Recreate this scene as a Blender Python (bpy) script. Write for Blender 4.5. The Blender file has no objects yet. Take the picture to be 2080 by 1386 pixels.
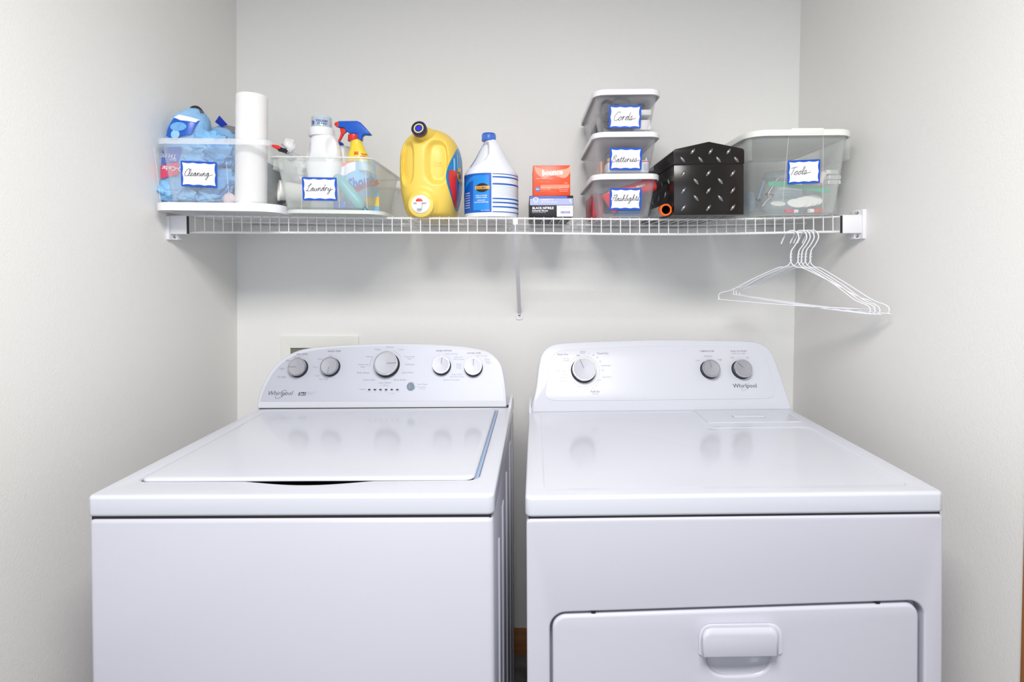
import bpy, bmesh, math, random
from mathutils import Vector, Matrix, noise
random.seed(7)
S = bpy.context.scene
COL = S.collection
PI = math.pi

# ------------------------------------------------------------ camera
F, YAW, PIT, ROL, PCY, ZE = 1112.0, .0188, -.0133, -.005, 554.0, 1.3255
def _axes():
    cy, sy, cp, sp, cr, sr = math.cos(YAW), math.sin(YAW), math.cos(PIT), math.sin(PIT), math.cos(ROL), math.sin(ROL)
    f = Vector((-sy*cp, cy*cp, sp)); r = Vector((cy, sy, 0)); u = r.cross(f)
    return cr*r+sr*u, -sr*r+cr*u, f
CR, CU, CF = _axes()
cam = bpy.data.objects.new('camera', bpy.data.cameras.new('camera'))
COL.objects.link(cam)
M = Matrix((CR, CU, -CF)).transposed().to_4x4(); M.translation = (0, 0, ZE)
cam.matrix_world = M
cam.data.sensor_width = 36; cam.data.sensor_fit = 'HORIZONTAL'
cam.data.lens = F*36/2080
cam.data.shift_y = -(693-PCY)/2080
cam.data.clip_start = .02
S.camera = cam

# ------------------------------------------------------------ light
def area(name, loc, rot, sx, sy, power, color):
    l = bpy.data.lights.new(name, 'AREA'); l.shape = 'RECTANGLE'; l.size = sx; l.size_y = sy
    l.energy = power; l.color = color
    o = bpy.data.objects.new(name, l); COL.objects.link(o); o.location = loc; o.rotation_euler = rot
    return o
area('ceiling_lamp', (-.02, -.14, 2.40), (0, 0, 0), .9, .7, 42, (1, .972, .945))
area('window_daylight', (-.2, -2.25, 1.45), (PI/2, 0, 0), 1.8, 1.5, 13, (.72, .85, 1))
w = bpy.data.worlds.new('world'); S.world = w; w.use_nodes = True
w.node_tree.nodes['Background'].inputs[0].default_value = (.8, .86, 1, 1)
w.node_tree.nodes['Background'].inputs[1].default_value = .3
S.view_settings.view_transform = 'Standard'; S.view_settings.look = 'None'
S.view_settings.gamma = 1; S.view_settings.use_curve_mapping = False
S.view_settings.exposure = .62

# ------------------------------------------------------------ helpers
def P(px, py, **k):
    """point of the photograph on the plane x=, y= or z="""
    d = CF + CR*((px-1040)/F) - CU*((py-PCY)/F)
    (a, v), = k.items(); i = 'xyz'.index(a); o = Vector((0, 0, ZE))
    return o + d*((v-o[i])/d[i])
def ray(px, py): return CF + CR*((px-1040)/F) - CU*((py-PCY)/F)

MATS = {}
def mat(name, col, rough=.5, metal=0, alpha=1, bump=None, spec=.5, trans=0, coat=0, col2=None, cscale=5, graze=0, stretch=(1, 1, 1)):
    if name in MATS: return MATS[name]
    m = bpy.data.materials.new(name); m.use_nodes = True; nt = m.node_tree
    b = nt.nodes['Principled BSDF']
    b.inputs['Base Color'].default_value = (*col, 1); b.inputs['Roughness'].default_value = rough
    b.inputs['Metallic'].default_value = metal; b.inputs['Alpha'].default_value = alpha
    b.inputs['Specular IOR Level'].default_value = spec
    b.inputs['Transmission Weight'].default_value = trans; b.inputs['Coat Weight'].default_value = coat
    b.inputs['Coat Roughness'].default_value = .08
    tc = nt.nodes.new('ShaderNodeTexCoord')
    if col2:
        n = nt.nodes.new('ShaderNodeTexNoise'); n.inputs['Scale'].default_value = cscale; n.inputs['Detail'].default_value = 6
        mp = nt.nodes.new('ShaderNodeMapping'); mp.inputs['Scale'].default_value = stretch
        nt.links.new(tc.outputs['Object'], mp.inputs['Vector']); nt.links.new(mp.outputs[0], n.inputs['Vector'])
        mx = nt.nodes.new('ShaderNodeValToRGB'); nt.links.new(n.outputs['Fac'], mx.inputs[0])
        mx.color_ramp.elements[0].position = .35; mx.color_ramp.elements[1].position = .65
        mx.color_ramp.elements[0].color = (*col, 1); mx.color_ramp.elements[1].color = (*col2, 1)
        nt.links.new(mx.outputs[0], b.inputs['Base Color'])
    if graze:
        lw = nt.nodes.new('ShaderNodeLayerWeight'); lw.inputs['Blend'].default_value = .35
        mr_ = nt.nodes.new('ShaderNodeMapRange'); mr_.inputs['To Min'].default_value = alpha; mr_.inputs['To Max'].default_value = graze
        nt.links.new(lw.outputs['Facing'], mr_.inputs['Value']); nt.links.new(mr_.outputs[0], b.inputs['Alpha'])
    if bump:
        sc, st, dist = bump
        n = nt.nodes.new('ShaderNodeTexNoise'); n.inputs['Scale'].default_value = sc; n.inputs['Detail'].default_value = 3
        nt.links.new(tc.outputs['Object'], n.inputs['Vector'])
        bp = nt.nodes.new('ShaderNodeBump'); bp.inputs['Strength'].default_value = st; bp.inputs['Distance'].default_value = dist
        nt.links.new(n.outputs['Fac'], bp.inputs['Height']); nt.links.new(bp.outputs[0], b.inputs['Normal'])
    MATS[name] = m; return m

WALL = mat('wall_paint', (.84, .835, .818), .6, bump=(260, .35, .0012), spec=.3)
CEIL = mat('ceiling_paint', (.8, .79, .77), .8, bump=(120, .4, .002))
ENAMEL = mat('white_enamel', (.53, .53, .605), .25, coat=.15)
ENAMEL_LIT = mat('lit_gloss_enamel', (.575, .595, .665), .12, coat=.1)  # cabinet white again, glossier, its colour lightened for light from above
SEAM = mat('dark_seam', (.03, .025, .03), .7)
CONSOLE = mat('white_console_plastic', (.565, .58, .64), .36)
SILVER = mat('silver_fascia', (.44, .455, .525), .5, metal=.25)
CHROME = mat('chrome', (.60, .60, .63), .22, metal=1)
KNOBFACE = mat('brushed_knob_face', (.33, .34, .38), .5, metal=.6)
BLACKP = mat('black_plastic', (.012, .012, .018), .3)
GREYP = mat('grey_button', (.20, .25, .31), .3)
INK = mat('dark_print', (.03, .03, .06), .5)
INKSOFT = mat('grey_print', (.22, .22, .28), .5)
INKPALE = mat('pale_grey_print', (.30, .31, .36), .5)
WIRE = mat('white_vinyl_wire', (.80, .80, .81), .35)
HANGW = mat('white_coated_hanger_wire', (.80, .81, .86), .3)
BRK = mat('white_bracket_plastic', (.80, .80, .83), .4)
METAL = mat('screw_steel', (.35, .34, .33), .35, metal=.9)
OAK = mat('oak_wood', (.36, .15, .045), .4, col2=(.27, .10, .028), cscale=12, stretch=(.4, 4, 5))
OAKV = mat('oak_casing_wood', (.36, .15, .045), .4, col2=(.27, .10, .028), cscale=12, stretch=(5, 5, .25))
VINYL = mat('grey_stone_vinyl', (.16, .16, .155), .45, col2=(.075, .075, .075), cscale=14)
BIN = mat('clear_bin_plastic', (.86, .90, .92), .18, alpha=.065, graze=.50)
BINSMALL = mat('thin_clear_plastic', (.86, .88, .93), .15, alpha=.05, graze=.5)
BINMILKY = mat('milky_bin_plastic', (.86, .91, .89), .25, alpha=.17, graze=.5)
BINRIM = mat('bin_rim_plastic', (.88, .91, .95), .25, alpha=.38)
BINTOOL = mat('frosted_tool_bin_plastic', (.86, .89, .86), .3, alpha=.10, graze=.5)
LIDW = mat('white_lid_plastic', (.86, .86, .90), .3)
LIDT = mat('off_white_lid_plastic', (.86, .87, .83), .35)
TAGBLUE = mat('tag_blue_border', (.004, .085, .56), .45)
PAPER = mat('white_paper', (.88, .88, .92), .6)
PAPERT = mat('paper_towel', (.90, .89, .89), .85, bump=(420, .5, .001))
PEN = mat('pen_ink', (.01, .01, .02), .5)
CLOTH = mat('blue_microfibre', (.19, .47, .82), .95, bump=(300, .9, .003), col2=(.30, .60, .92), cscale=14)
CLOTHD = mat('deep_blue_microfibre', (.12, .36, .75), .95, bump=(300, .9, .003), col2=(.22, .50, .86), cscale=30)
FILM = mat('clear_film', (.9, .93, 1), .06, alpha=.10, bump=(30, .8, .01))
YEL = mat('yellow_jug_plastic', (.84, .60, .10), .42)
WHITEP = mat('white_plastic', (.84, .85, .88), .3)
BLEACHW = mat('white_jug_plastic', (.82, .84, .90), .35)
RED = mat('red_plastic', (.72, .025, .02), .35)
BLUEP = mat('blue_plastic', (.005, .10, .55), .3)
NAVY = mat('navy_cap_plastic', (.015, .01, .07), .35)
ORANGE = mat('orange_plastic', (.85, .13, .01), .35)
LBLUE = mat('label_blue', (.004, .11, .52), .3)
LBLUE2 = mat('label_bright_blue', (.01, .25, .74), .3)
LWHITE = mat('label_white', (.80, .84, .90), .4)
LRED = mat('label_red', (.72, .03, .02), .35)
LGOLD = mat('label_gold', (.80, .42, .04), .35)
LCYAN = mat('label_light_blue', (.32, .62, .85), .35)
TEAL = mat('teal_plastic', (.13, .50, .56), .35)
BOXRED = mat('orange_red_carton', (.86, .07, .012), .35, col2=(.84, .10, .03), cscale=12)
CARTBLK = mat('black_carton', (.008, .005, .007), .35)
CARTBLUE = mat('violet_blue_carton', (.10, .13, .52), .35)
CARTPALE = mat('pale_violet_carton', (.42, .46, .78), .35)
TBLACK = mat('black_tread_plate', (.012, .010, .009), .20, metal=.0, coat=.0, spec=.35)
STUD = mat('highlit_black_stud', (.34, .34, .36), .16, metal=.95)  # lighter than the black plate to imitate bright highlights
DKGREY = mat('dark_grey_fabric', (.05, .06, .075), .9, bump=(200, .9, .003), col2=(.10, .115, .135), cscale=60)
CABLE = mat('black_cable', (.02, .02, .025), .5)
GRCABLE = mat('grey_cable', (.22, .23, .26), .5)
SKIN = mat('pale_pink_foam', (.72, .60, .64), .7)
GREEN = mat('green_zip_plastic', (.01, .42, .24), .35)
BAGFILM = mat('pale_blue_film_bag', (.55, .74, .85), .15, alpha=.35, bump=(25, .7, .01))
STEEL = mat('tool_steel', (.35, .36, .38), .3, metal=.8)
OUTBOX = mat('cream_outlet_plastic', (.84, .84, .80), .4)
OUTDARK = mat('outlet_recess_plastic', (.20, .20, .15), .6)
BLUETAG = mat('deep_blue_tag', (.005, .03, .38), .4)
GREENINK = mat('green_print', (.15, .62, .12), .4)
CLEARCAP = mat('clear_cap_plastic', (.66, .76, .84), .08, alpha=.55)
DEVICE = mat('white_adapter_plastic', (.80, .80, .80), .4)

def finish(me, smooth=40):
    for p in me.polygons: p.use_smooth = smooth > 0
    if smooth > 0: me.set_sharp_from_angle(angle=math.radians(smooth))
    me.update()
def wloc(o):
    v = Vector(o.location)
    while o.parent: o = o.parent; v += o.location
    return v
def obj(name, bm, m, parent=None, smooth=40, loc=None):
    """bm in world coordinates -> one linked mesh object"""
    me = bpy.data.meshes.new(name)
    if isinstance(bm, bmesh.types.BMesh):
        bmesh.ops.recalc_face_normals(bm, faces=bm.faces); bm.to_mesh(me); bm.free()
    else: me = bm; me.name = name
    o = bpy.data.objects.new(name, me); COL.objects.link(o)
    off = Vector((0, 0, 0))
    if parent: o.parent = parent; off = wloc(parent)
    elif loc is not None: o.location = loc; off = Vector(loc)
    if off.length: me.transform(Matrix.Translation(-off))
    me.materials.clear(); me.materials.append(m); finish(me, smooth)
    return o
def thing(name, label, cat, loc, group=None):
    o = bpy.data.objects.new(name, None); COL.objects.link(o); o.location = loc
    o.empty_display_size = .05; o['label'] = label; o['category'] = cat
    if group: o['group'] = group
    return o
def tag(o, label, cat, group=None):
    o['label'] = label; o['category'] = cat
    if group: o['group'] = group
    return o
def struct(name, bm, m, smooth=40, parent=None):
    o = obj(name, bm, m, parent, smooth)
    if parent is None: o['kind'] = 'structure'
    return o
def NB(): return bmesh.new()
def box(bm, a, b, bev=0, seg=2):
    r = bmesh.ops.create_cube(bm, size=1); vs = r['verts']
    a, b = Vector(a), Vector(b); c = (a+b)/2; s = b-a
    for v in vs: v.co = Vector((v.co.x*s.x, v.co.y*s.y, v.co.z*s.z))+c
    if bev: bmesh.ops.bevel(bm, geom=list({e for v in vs for e in v.link_edges}), offset=bev, segments=seg, affect='EDGES', profile=.5)
    return bm
def rr(cx, cy, w, d, r, n=6):
    """rounded rectangle, anticlockwise"""
    r = min(r, w/2-1e-5, d/2-1e-5); out = []
    for (sx, sy, a0) in ((1, -1, -PI/2), (1, 1, 0), (-1, 1, PI/2), (-1, -1, PI)):
        for i in range(n+1):
            a = a0+PI/2*i/n
            out.append((cx+sx*(w/2-r)+r*math.cos(a), cy+sy*(d/2-r)+r*math.sin(a)))
    return out
def loft(bm, loops, cap0=True, cap1=True, closed=False):
    L = [[bm.verts.new(p) for p in lp] for lp in loops]; n = len(L[0])
    for a, b in list(zip(L, L[1:]))+([(L[-1], L[0])] if closed else []):
        for i in range(n):
            bm.faces.new((a[i], a[(i+1) % n], b[(i+1) % n], b[i]))
    if not closed:
        if cap0: bm.faces.new(L[0][::-1])
        if cap1: bm.faces.new(L[-1])
    return bm
def cr(pts, n=8, closed=False):
    """Catmull-Rom through the points"""
    P_ = [Vector(p) for p in pts]; N = len(P_); out = []
    for i in range(N if closed else N-1):
        if closed: a, b, c, d = P_[i-1], P_[i], P_[(i+1) % N], P_[(i+2) % N]
        else: a, b, c, d = P_[max(i-1, 0)], P_[i], P_[i+1], P_[min(i+2, N-1)]
        for k in range(n):
            t = k/n
            out.append(.5*((2*b)+(c-a)*t+(2*a-5*b+4*c-d)*t*t+(3*b-a-3*c+d)*t**3))
    if not closed: out.append(P_[-1].copy())
    return out
def tube(bm, pts, r, n=8, cap=True, rf=None):
    pts = [Vector(p) for p in pts]; loops = []; up = None
    for i, p in enumerate(pts):
        t = (pts[min(i+1, len(pts)-1)]-pts[max(i-1, 0)]).normalized()
        if up is None:
            up = Vector((0, 0, 1)) if abs(t.z) < .9 else Vector((1, 0, 0))
        s = t.cross(up)
        if s.length < 1e-4: s = t.orthogonal()
        s.normalize(); up = s.cross(t).normalized()
        rad = rf(i/(len(pts)-1)) if rf else r
        loops.append([p+s*(rad*math.cos(2*PI*k/n))+up*(rad*math.sin(2*PI*k/n)) for k in range(n)])
    return loft(bm, loops, cap, cap)
def lathe(bm, prof, o, ax, n=40, caps=(True, True)):
    """prof: (radius, height along ax)"""
    o, ax = Vector(o), Vector(ax).normalized(); s = ax.orthogonal().normalized(); t = ax.cross(s)
    loops = [[o+ax*h+s*(max(r, 1e-5)*math.cos(2*PI*k/n))+t*(max(r, 1e-5)*math.sin(2*PI*k/n)) for k in range(n)] for r, h in prof]
    return loft(bm, loops, *caps)

class Plane:
    """a flat place in the scene: origin, outward normal, up"""
    def __init__(s, o, n, up=(0, 0, 1)):
        s.o = Vector(o); s.n = Vector(n).normalized(); up = Vector(up)
        s.u = (up-s.n*up.dot(s.n)).normalized(); s.x = s.u.cross(s.n)
    def hit(s, px, py):
        d = ray(px, py); e = Vector((0, 0, ZE)); return e+d*((s.o-e).dot(s.n)/d.dot(s.n))
    def ab(s, px, py):
        v = s.hit(px, py)-s.o; return v.dot(s.x), v.dot(s.u)
    def w(s, a, b, h=0): return s.o+s.x*a+s.u*b+s.n*h

def curve_mesh(loops, ext, bev=0, res=2):
    cu = bpy.data.curves.new('tmp', 'CURVE'); cu.dimensions = '2D'; cu.fill_mode = 'BOTH'
    cu.extrude = max(ext-bev, 0); cu.bevel_depth = bev; cu.bevel_resolution = res; cu.offset = -bev
    for lp in loops:
        sp = cu.splines.new('POLY'); sp.points.add(len(lp)-1); sp.use_cyclic_u = True
        for i, p in enumerate(lp): sp.points[i].co = (p[0], p[1], 0, 1)
    o = bpy.data.objects.new('tmp', cu); me = bpy.data.meshes.new_from_object(o)
    bpy.data.objects.remove(o); return me
def slab(loops, fn, h0, h1, bev=0, res=2):
    """outlines (first = outer, others holes) swept from h0 to h1, mapped to world by fn(a,b,h)"""
    me = curve_mesh(loops, (h1-h0)/2, bev, res); m = (h0+h1)/2
    for v in me.vertices: v.co = fn(v.co.x, v.co.y, v.co.z+m)
    bm = NB(); bm.from_mesh(me); bpy.data.meshes.remove(me)
    bmesh.ops.remove_doubles(bm, verts=bm.verts, dist=1e-6); return bm
TXT = {}
def text_bm(s, fn, cx, cy, width=None, height=None, h=.0004, shear=0, rot=0, bold=0, bm=None, space=1):
    cu = bpy.data.curves.new('t', 'FONT'); cu.body = s; cu.size = 1; cu.shear = shear; cu.offset = bold
    cu.extrude = 0; cu.resolution_u = 2; cu.space_character = space
    o = bpy.data.objects.new('t', cu); me = bpy.data.meshes.new_from_object(o); bpy.data.objects.remove(o)
    xs = [v.co.x for v in me.vertices]; ys = [v.co.y for v in me.vertices]
    if not xs: return bm or NB()
    x0, x1, y0, y1 = min(xs), max(xs), min(ys), max(ys)
    sx = width/(x1-x0) if width else None; sy = height/(y1-y0) if height else sx
    sx = sx or sy
    c, sn = math.cos(rot), math.sin(rot)
    for v in me.vertices:
        a = (v.co.x-(x0+x1)/2)*sx; b = (v.co.y-(y0+y1)/2)*sy
        v.co = fn(cx+a*c-b*sn, cy+a*sn+b*c, h)
    if bm is None: bm = NB()
    bm.from_mesh(me); bpy.data.meshes.remove(me); return bm

# handwriting --------------------------------------------------
G = {
'a': (1.1, [[(0,.1),(.3,.55),(.8,.95),(.45,1.0),(.15,.5),(.3,.05),(.6,.15),(.85,.9),(.8,.3),(.95,0),(1.1,.15)]]),
'e': (.85, [[(0,.1),(.45,.45),(.6,.8),(.4,1.0),(.15,.6),(.2,.15),(.5,0),(.85,.2)]]),
'l': (.65, [[(0,.1),(.4,.9),(.55,1.9),(.35,2.1),(.2,1.5),(.2,.3),(.4,0),(.65,.2)]]),
'n': (1.15, [[(0,.1),(.2,.9),(.3,.9),(.3,0),(.35,.5),(.65,1.0),(.8,.8),(.8,.15),(.95,0),(1.15,.2)]]),
'i': (.65, [[(0,.1),(.3,.9),(.3,.2),(.45,0),(.65,.2)], [(.42,1.55),(.48,1.6)]]),
'g': (1.1, [[(0,.1),(.3,.6),(.75,.95),(.4,1),(.15,.5),(.3,.1),(.6,.2),(.8,.9),(.75,-.3),(.5,-1.1),(.2,-.9),(.5,-.3),(1.1,.15)]]),
'u': (1.15, [[(0,.1),(.2,.9),(.2,.3),(.35,0),(.65,.2),(.85,.9),(.85,.2),(1,0),(1.15,.2)]]),
'd': (1.15, [[(0,.1),(.3,.6),(.75,.95),(.4,1),(.15,.5),(.3,.05),(.6,.2),(.85,1),(.95,2.1),(.85,1),(.85,.2),(1,0),(1.15,.2)]]),
'r': (.9, [[(0,.15),(.2,.9),(.27,1.05),(.28,.5),(.25,.0)], [(.27,.5),(.45,.95),(.7,.98),(.8,.8)]]),
'y': (1.2, [[(0,.1),(.2,.9),(.2,.3),(.4,.05),(.7,.3),(.85,.95),(.75,-.3),(.45,-1.1),(.2,-.8),(.6,-.2),(1.2,.3),(1.7,.35)]]),
'o': (1.0, [[(0,.1),(.3,.7),(.55,1),(.2,.6),(.25,.1),(.55,.0),(.8,.5),(.6,.95),(.75,.85),(1,.9)]]),
's': (.9, [[(0,.1),(.4,1.1),(.55,.6),(.6,.15),(.35,0),(.15,.15),(.6,.1),(.9,.3)]]),
't': (.75, [[(0,.1),(.3,1),(.4,1.7),(.35,.3),(.5,0),(.75,.2)], [(.05,1.15),(.7,1.25)]]),
'h': (1.1, [[(0,.1),(.4,1.2),(.5,2),(.3,2),(.25,0),(.35,.6),(.6,1),(.75,.8),(.75,.15),(.9,0),(1.1,.2)]]),
'k': (1.0, [[(0,.1),(.4,1.2),(.5,2),(.3,2),(.25,0),(.3,.5),(.7,1),(.6,.6),(.35,.5),(.7,.05),(1,.2)]]),
'C': (1.2, [[(1.3,1.8),(1.15,2.2),(.7,2.15),(.15,1.2),(.2,.2),(.7,0),(1.2,.3)]]),
'L': (1.3, [[(.2,1.5),(.5,1.6),(1.1,2.0),(1.15,2.3),(.85,2.2),(.55,1.2),(.35,.3),(0,.05),(.1,.3),(.6,0),(1.3,.1)]]),
'B': (1.3, [[(.3,2.0),(.1,0)], [(.1,1.7),(.65,2.2),(1.05,1.8),(.45,1.2),(1.05,.8),(.85,.1),(.1,.05)]]),
'F': (1.2, [[(.2,2.0),(.9,2.15),(1.6,2.35)], [(.95,2.15),(.6,.8),(.3,.0)], [(.2,1.15),(1.0,1.25)]]),
'T': (1.15, [[(0,1.8),(.9,2.05),(1.6,2.1)], [(.85,2.05),(.65,1),(.45,0)]]),
}
def handwriting(word, fn, cx, cy, width, h, rot=0, slant=.3, hs=1.0, tail=0):
    x = 0; st = []
    for k, ch in enumerate(word):
        adv, strokes = G[ch]
        for s in strokes: st.append([(x+a+slant*b, b) for a, b in s])
        x += adv
    if tail: st[-1 if len(st[-1]) > 2 else -2] += [(x+slant*.3+tail*.6, .35), (x+tail, .55)]
    xs = [p[0] for s in st for p in s]; k = width/(max(xs)-min(xs)); mx = (max(xs)+min(xs))/2
    c, sn = math.cos(rot), math.sin(rot); bm = NB()
    for s in st:
        pts = cr([(p[0], p[1], 0) for p in s], 5)
        q = []
        for p in pts:
            a, b = (p.x-mx)*k, (p.y-.6)*k*hs
            q.append((cx+a*c-b*sn, cy+a*sn+b*c))
        # flat pen line of two-sided strips with slight body
        r = .00055
        tube(bm, [fn(a, b, h) for a, b in q], r, 5)
    return bm
def wavy(w, h, amp=.0022):
    """card outline with scalloped edges"""
    pts = []
    def side(x0, y0, x1, y1, nx, ny, n):
        for i in range(16):
            t = i/16; a = amp*(abs(math.sin(PI*n*t))-.15)
            pts.append((x0+(x1-x0)*t+nx*a, y0+(y1-y0)*t+ny*a))
    side(-w/2, -h/2, w/2, -h/2, 0, 1, 3); side(w/2, -h/2, w/2, h/2, -1, 0, 2)
    side(w/2, h/2, -w/2, h/2, 0, -1, 3); side(-w/2, h/2, -w/2, -h/2, 1, 0, 2)
    return pts
def tag_card(root, pl, cx, cy, wpx, hpx, word, rot=0, wfrac=.8, hs=1, dx=0, dy=0, tail=0):
    """blue bordered tag on plane pl; cx,cy,w,h in photograph pixels"""
    a0, b0 = pl.ab(cx-wpx/2, cy); a1, _ = pl.ab(cx+wpx/2, cy); _, b1 = pl.ab(cx, cy-hpx/2); _, b2 = pl.ab(cx, cy+hpx/2)
    a, b = (a0+a1)/2, (b1+b2)/2; W, H = abs(a1-a0), abs(b1-b2)
    c, sn = math.cos(rot), math.sin(rot)
    fn = lambda x, y, h: pl.w(a+x*c-y*sn, b+x*sn+y*c, h)
    card = obj('name_tag', slab([rr(0, 0, W, H, .003)], fn, .0004, .0010), TAGBLUE, root, 0)
    card['label'] = 'blue bordered name tag'
    obj('tag_panel', slab([wavy(W-.0085, H-.0085)], fn, .0010, .0013), PAPER, card, 0)
    hw = handwriting(word, fn, dx, dy, W*wfrac, .0016, rot=.03, hs=hs, tail=tail)
    obj('handwriting', hw, PEN, card, 30)
    return card

# shelf height along the wall (it sags a little to the right)
_top = [P(x, y, y=1.512) for x, y in ((400,438.5),(600,441),(760,443.5),(900,443.5),(1100,444),(1300,446),(1500,445.5),(1690,441))]
_low = [P(x, y, y=1.512) for x, y in ((400,472),(600,473),(900,473),(1100,474),(1250,476),(1400,476.5),(1500,474.5),(1700,471))]
def _interp(tab, x):
    if x <= tab[0].x: a, b = tab[0], tab[1]
    elif x >= tab[-1].x: a, b = tab[-2], tab[-1]
    else:
        for a, b in zip(tab, tab[1:]):
            if a.x <= x <= b.x: break
    return a.z+(b.z-a.z)*(x-a.x)/(b.x-a.x)
def _smooth(tab, x): return sum(_interp(tab, x+d) for d in (-.12, -.06, 0, .06, .12))/5
def rail_z(x): return _smooth(_top, x)
def low_z(x): return _smooth(_low, x)
def deck(x): return rail_z(x)+.0050

# ------------------------------------------------------------ room
YW = 1.86
def xl(z): return -.983+.0093*(z-.82)
def xr(z): return .915+.0183*(z-1.07)
ZC = 2.44; T = .10
bm = NB(); box(bm, (-1.25, YW, 0), (1.25, YW+T, ZC)); struct('wall_back', bm, WALL)
def side(x, s):
    b = NB(); a = []
    for y in (.98, YW+T):
        for z in (0, ZC):
            a.append(((x(z), y, z), (x(z)+s*T*.8, y, z)))
    v = {}
    for i, (p, q) in enumerate(a): v[i, 0] = b.verts.new(p); v[i, 1] = b.verts.new(q)
    for idx in (((0,0),(1,0),(3,0),(2,0)), ((0,1),(1,1),(3,1),(2,1)), ((0,0),(1,0),(1,1),(0,1)), ((2,0),(3,0),(3,1),(2,1)), ((0,0),(2,0),(2,1),(0,1)), ((1,0),(3,0),(3,1),(1,1))):
        b.faces.new([v[i] for i in idx])
    return b
struct('wall_left', side(xl, -1), WALL); struct('wall_right', side(xr, 1), WALL)
# the room in front of the laundry closet
bm = NB(); box(bm, (-1.9, .88, 0), (-1.06, .98, ZC)); struct('wall_front_left', bm, WALL)
bm = NB(); box(bm, (1.02, .88, 0), (1.9, .98, ZC)); struct('wall_front_right', bm, WALL)
bm = NB(); box(bm, (-2.0, -2.4, 0), (-1.9, .98, ZC)); struct('wall_room_left', bm, WALL)
bm = NB(); box(bm, (1.9, -2.4, 0), (2.0, .98, ZC)); struct('wall_room_right', bm, WALL)
bm = NB(); box(bm, (-2.0, -2.5, 0), (2.0, -2.4, ZC)); struct('wall_rear', bm, WALL)
bm = NB(); box(bm, (-2.0, -2.5, -.05), (2.0, YW+T, 0)); struct('floor', bm, VINYL)
bm = NB(); box(bm, (-2.0, -2.5, ZC), (2.0, YW+T, ZC+.05)); struct('ceiling', bm, CEIL)
bm = NB(); prof = [(0, 0), (.014, 0), (.014, .052), (.011, .056), (.011, .066), (.006, .076), (.004, .083), (0, .083)]
loft(bm, [[(x, YW-d, z) for d, z in prof] for x in (-.98, .91)]); struct('baseboard_back', bm, OAK)
for k, (xf, s, ym) in enumerate(((xr, 1, 1.004), (xl, -1, .99))):
    bm = NB(); loft(bm, [[(xf(z)-s*.003+s*a, y, z) for a, y in ((0, .872), (.10, .872), (.10, .876), (.0, ym))] if s > 0 else [(xf(z)+.003-a, y, z) for a, y in ((0, .872), (.10, .872), (.10, .876), (.0, ym))] for z in (0, 1.0, ZC)])
    struct('trim_%d' % (k+1), bm, OAKV)

# ------------------------------------------------------------ wire shelf
sh = thing('wire_shelf', 'white wire shelf across the closet wall above washer and dryer', 'shelf', (0, 1.86, 1.45))
XA, XB = -.928, .868
n = 40
def rod(name, yy, zf, r, x0=XA, x1=XB):
    bm = NB(); tube(bm, [(x0+(x1-x0)*i/n, yy, zf(x0+(x1-x0)*i/n)) for i in range(n+1)], r, 8); return obj(name, bm, WIRE, sh)
rod('front_lip_rail', 1.5105, low_z, .0034)
rod('front_top_rail', 1.514, rail_z, .0027)
rod('middle_rail', 1.69, lambda x: rail_z(x)-.003, .0027)
rod('back_rail', 1.853, lambda x: rail_z(x)-.003, .0027)
me = None
bmw = NB()
tube(bmw, cr([(0, 1.855, .003), (0, 1.70, .003), (0, 1.530, .003), (0, 1.5095, .0015), (0, 1.5070, -.006), (0, 1.5068, -.043)], 3), .0014, 6)
mew = bpy.data.meshes.new('wire'); bmw.to_mesh(mew); bmw.free(); mew.materials.append(WIRE); finish(mew)
for v in mew.vertices: v.co -= Vector((0, 1.86, 1.45))
i = 0; x = -.9085
while x < .85:
    o = bpy.data.objects.new('wire', mew); COL.objects.link(o); o.parent = sh; o.location = (x, 0, rail_z(x)); x += .02618
# clips on the back wall
for px in (360, 630, 720, 890, 1035, 1210, 1390, 1560):
    X = P(px, 458, y=1.85).x
    if X < -.97: continue
    bm = NB(); z = rail_z(X)-.003
    box(bm, (X-.005, 1.851, z-.009), (X+.005, 1.8598, z+.005), .002); obj('wall_clip', bm, BRK, sh)
# end brackets
for s in (-1, 1):
    xf = xl if s < 0 else xr
    zt = P(360, 438, y=1.495).z if s < 0 else P(1720, 438, y=1.515).z
    zb = P(360, 476, y=1.495).z if s < 0 else P(1720, 475, y=1.515).z
    xw = xf(1.43); xin = P(380, 460, y=1.495).x if s < 0 else P(1702, 460, y=1.515).x
    bm = NB(); box(bm, (min(xw-s*.004, xin), 1.492, zb), (max(xw-s*.004, xin), 1.508, zt), .002)
    b = obj('end_bracket', bm, BRK, sh)
    bm = NB(); zt2 = P(1730, 427, y=1.515).z if s > 0 else zt-.002
    box(bm, (min(xw-s*.0085, xw+s*.001), 1.486, zb-.015), (max(xw-s*.0085, xw+s*.001), 1.545, zt2), .0015); obj('wall_plate', bm, BRK, b)
    bm = NB(); tb2 = NB(); box(bm, (min(xw-s*.0085, xw-s*.022), 1.500, zb-.015), (max(xw-s*.0085, xw-s*.022), 1.53, zb+.004), .0015)
    if s > 0: box(tb2, (min(xw-s*.0085, xw-s*.018), 1.500, zt-.002), (max(xw-s*.0085, xw-s*.018), 1.53, zt2-.002), .0015)
    obj('screw_tab', bm, BRK, b)
    if s > 0: obj('screw_tab', tb2, BRK, b)
    else: tb2.free()
    for zz in ([zb-.007] if s < 0 else [zb-.007, zt+.006]):
        bm = NB(); lathe(bm, [(.0045, 0), (.0045, .002), (.002, .003), (.001, .0015)], (xw-s*.016, 1.5, zz), (0, -1, 0), 14); obj('screw', bm, METAL, b)
    bm = NB(); box(bm, (min(xin, xin-s*.0025), 1.4935, zb+.001), (max(xin, xin-s*.0025), 1.500, zt-.002)); obj('dark_slot', bm, SEAM, b)
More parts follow.
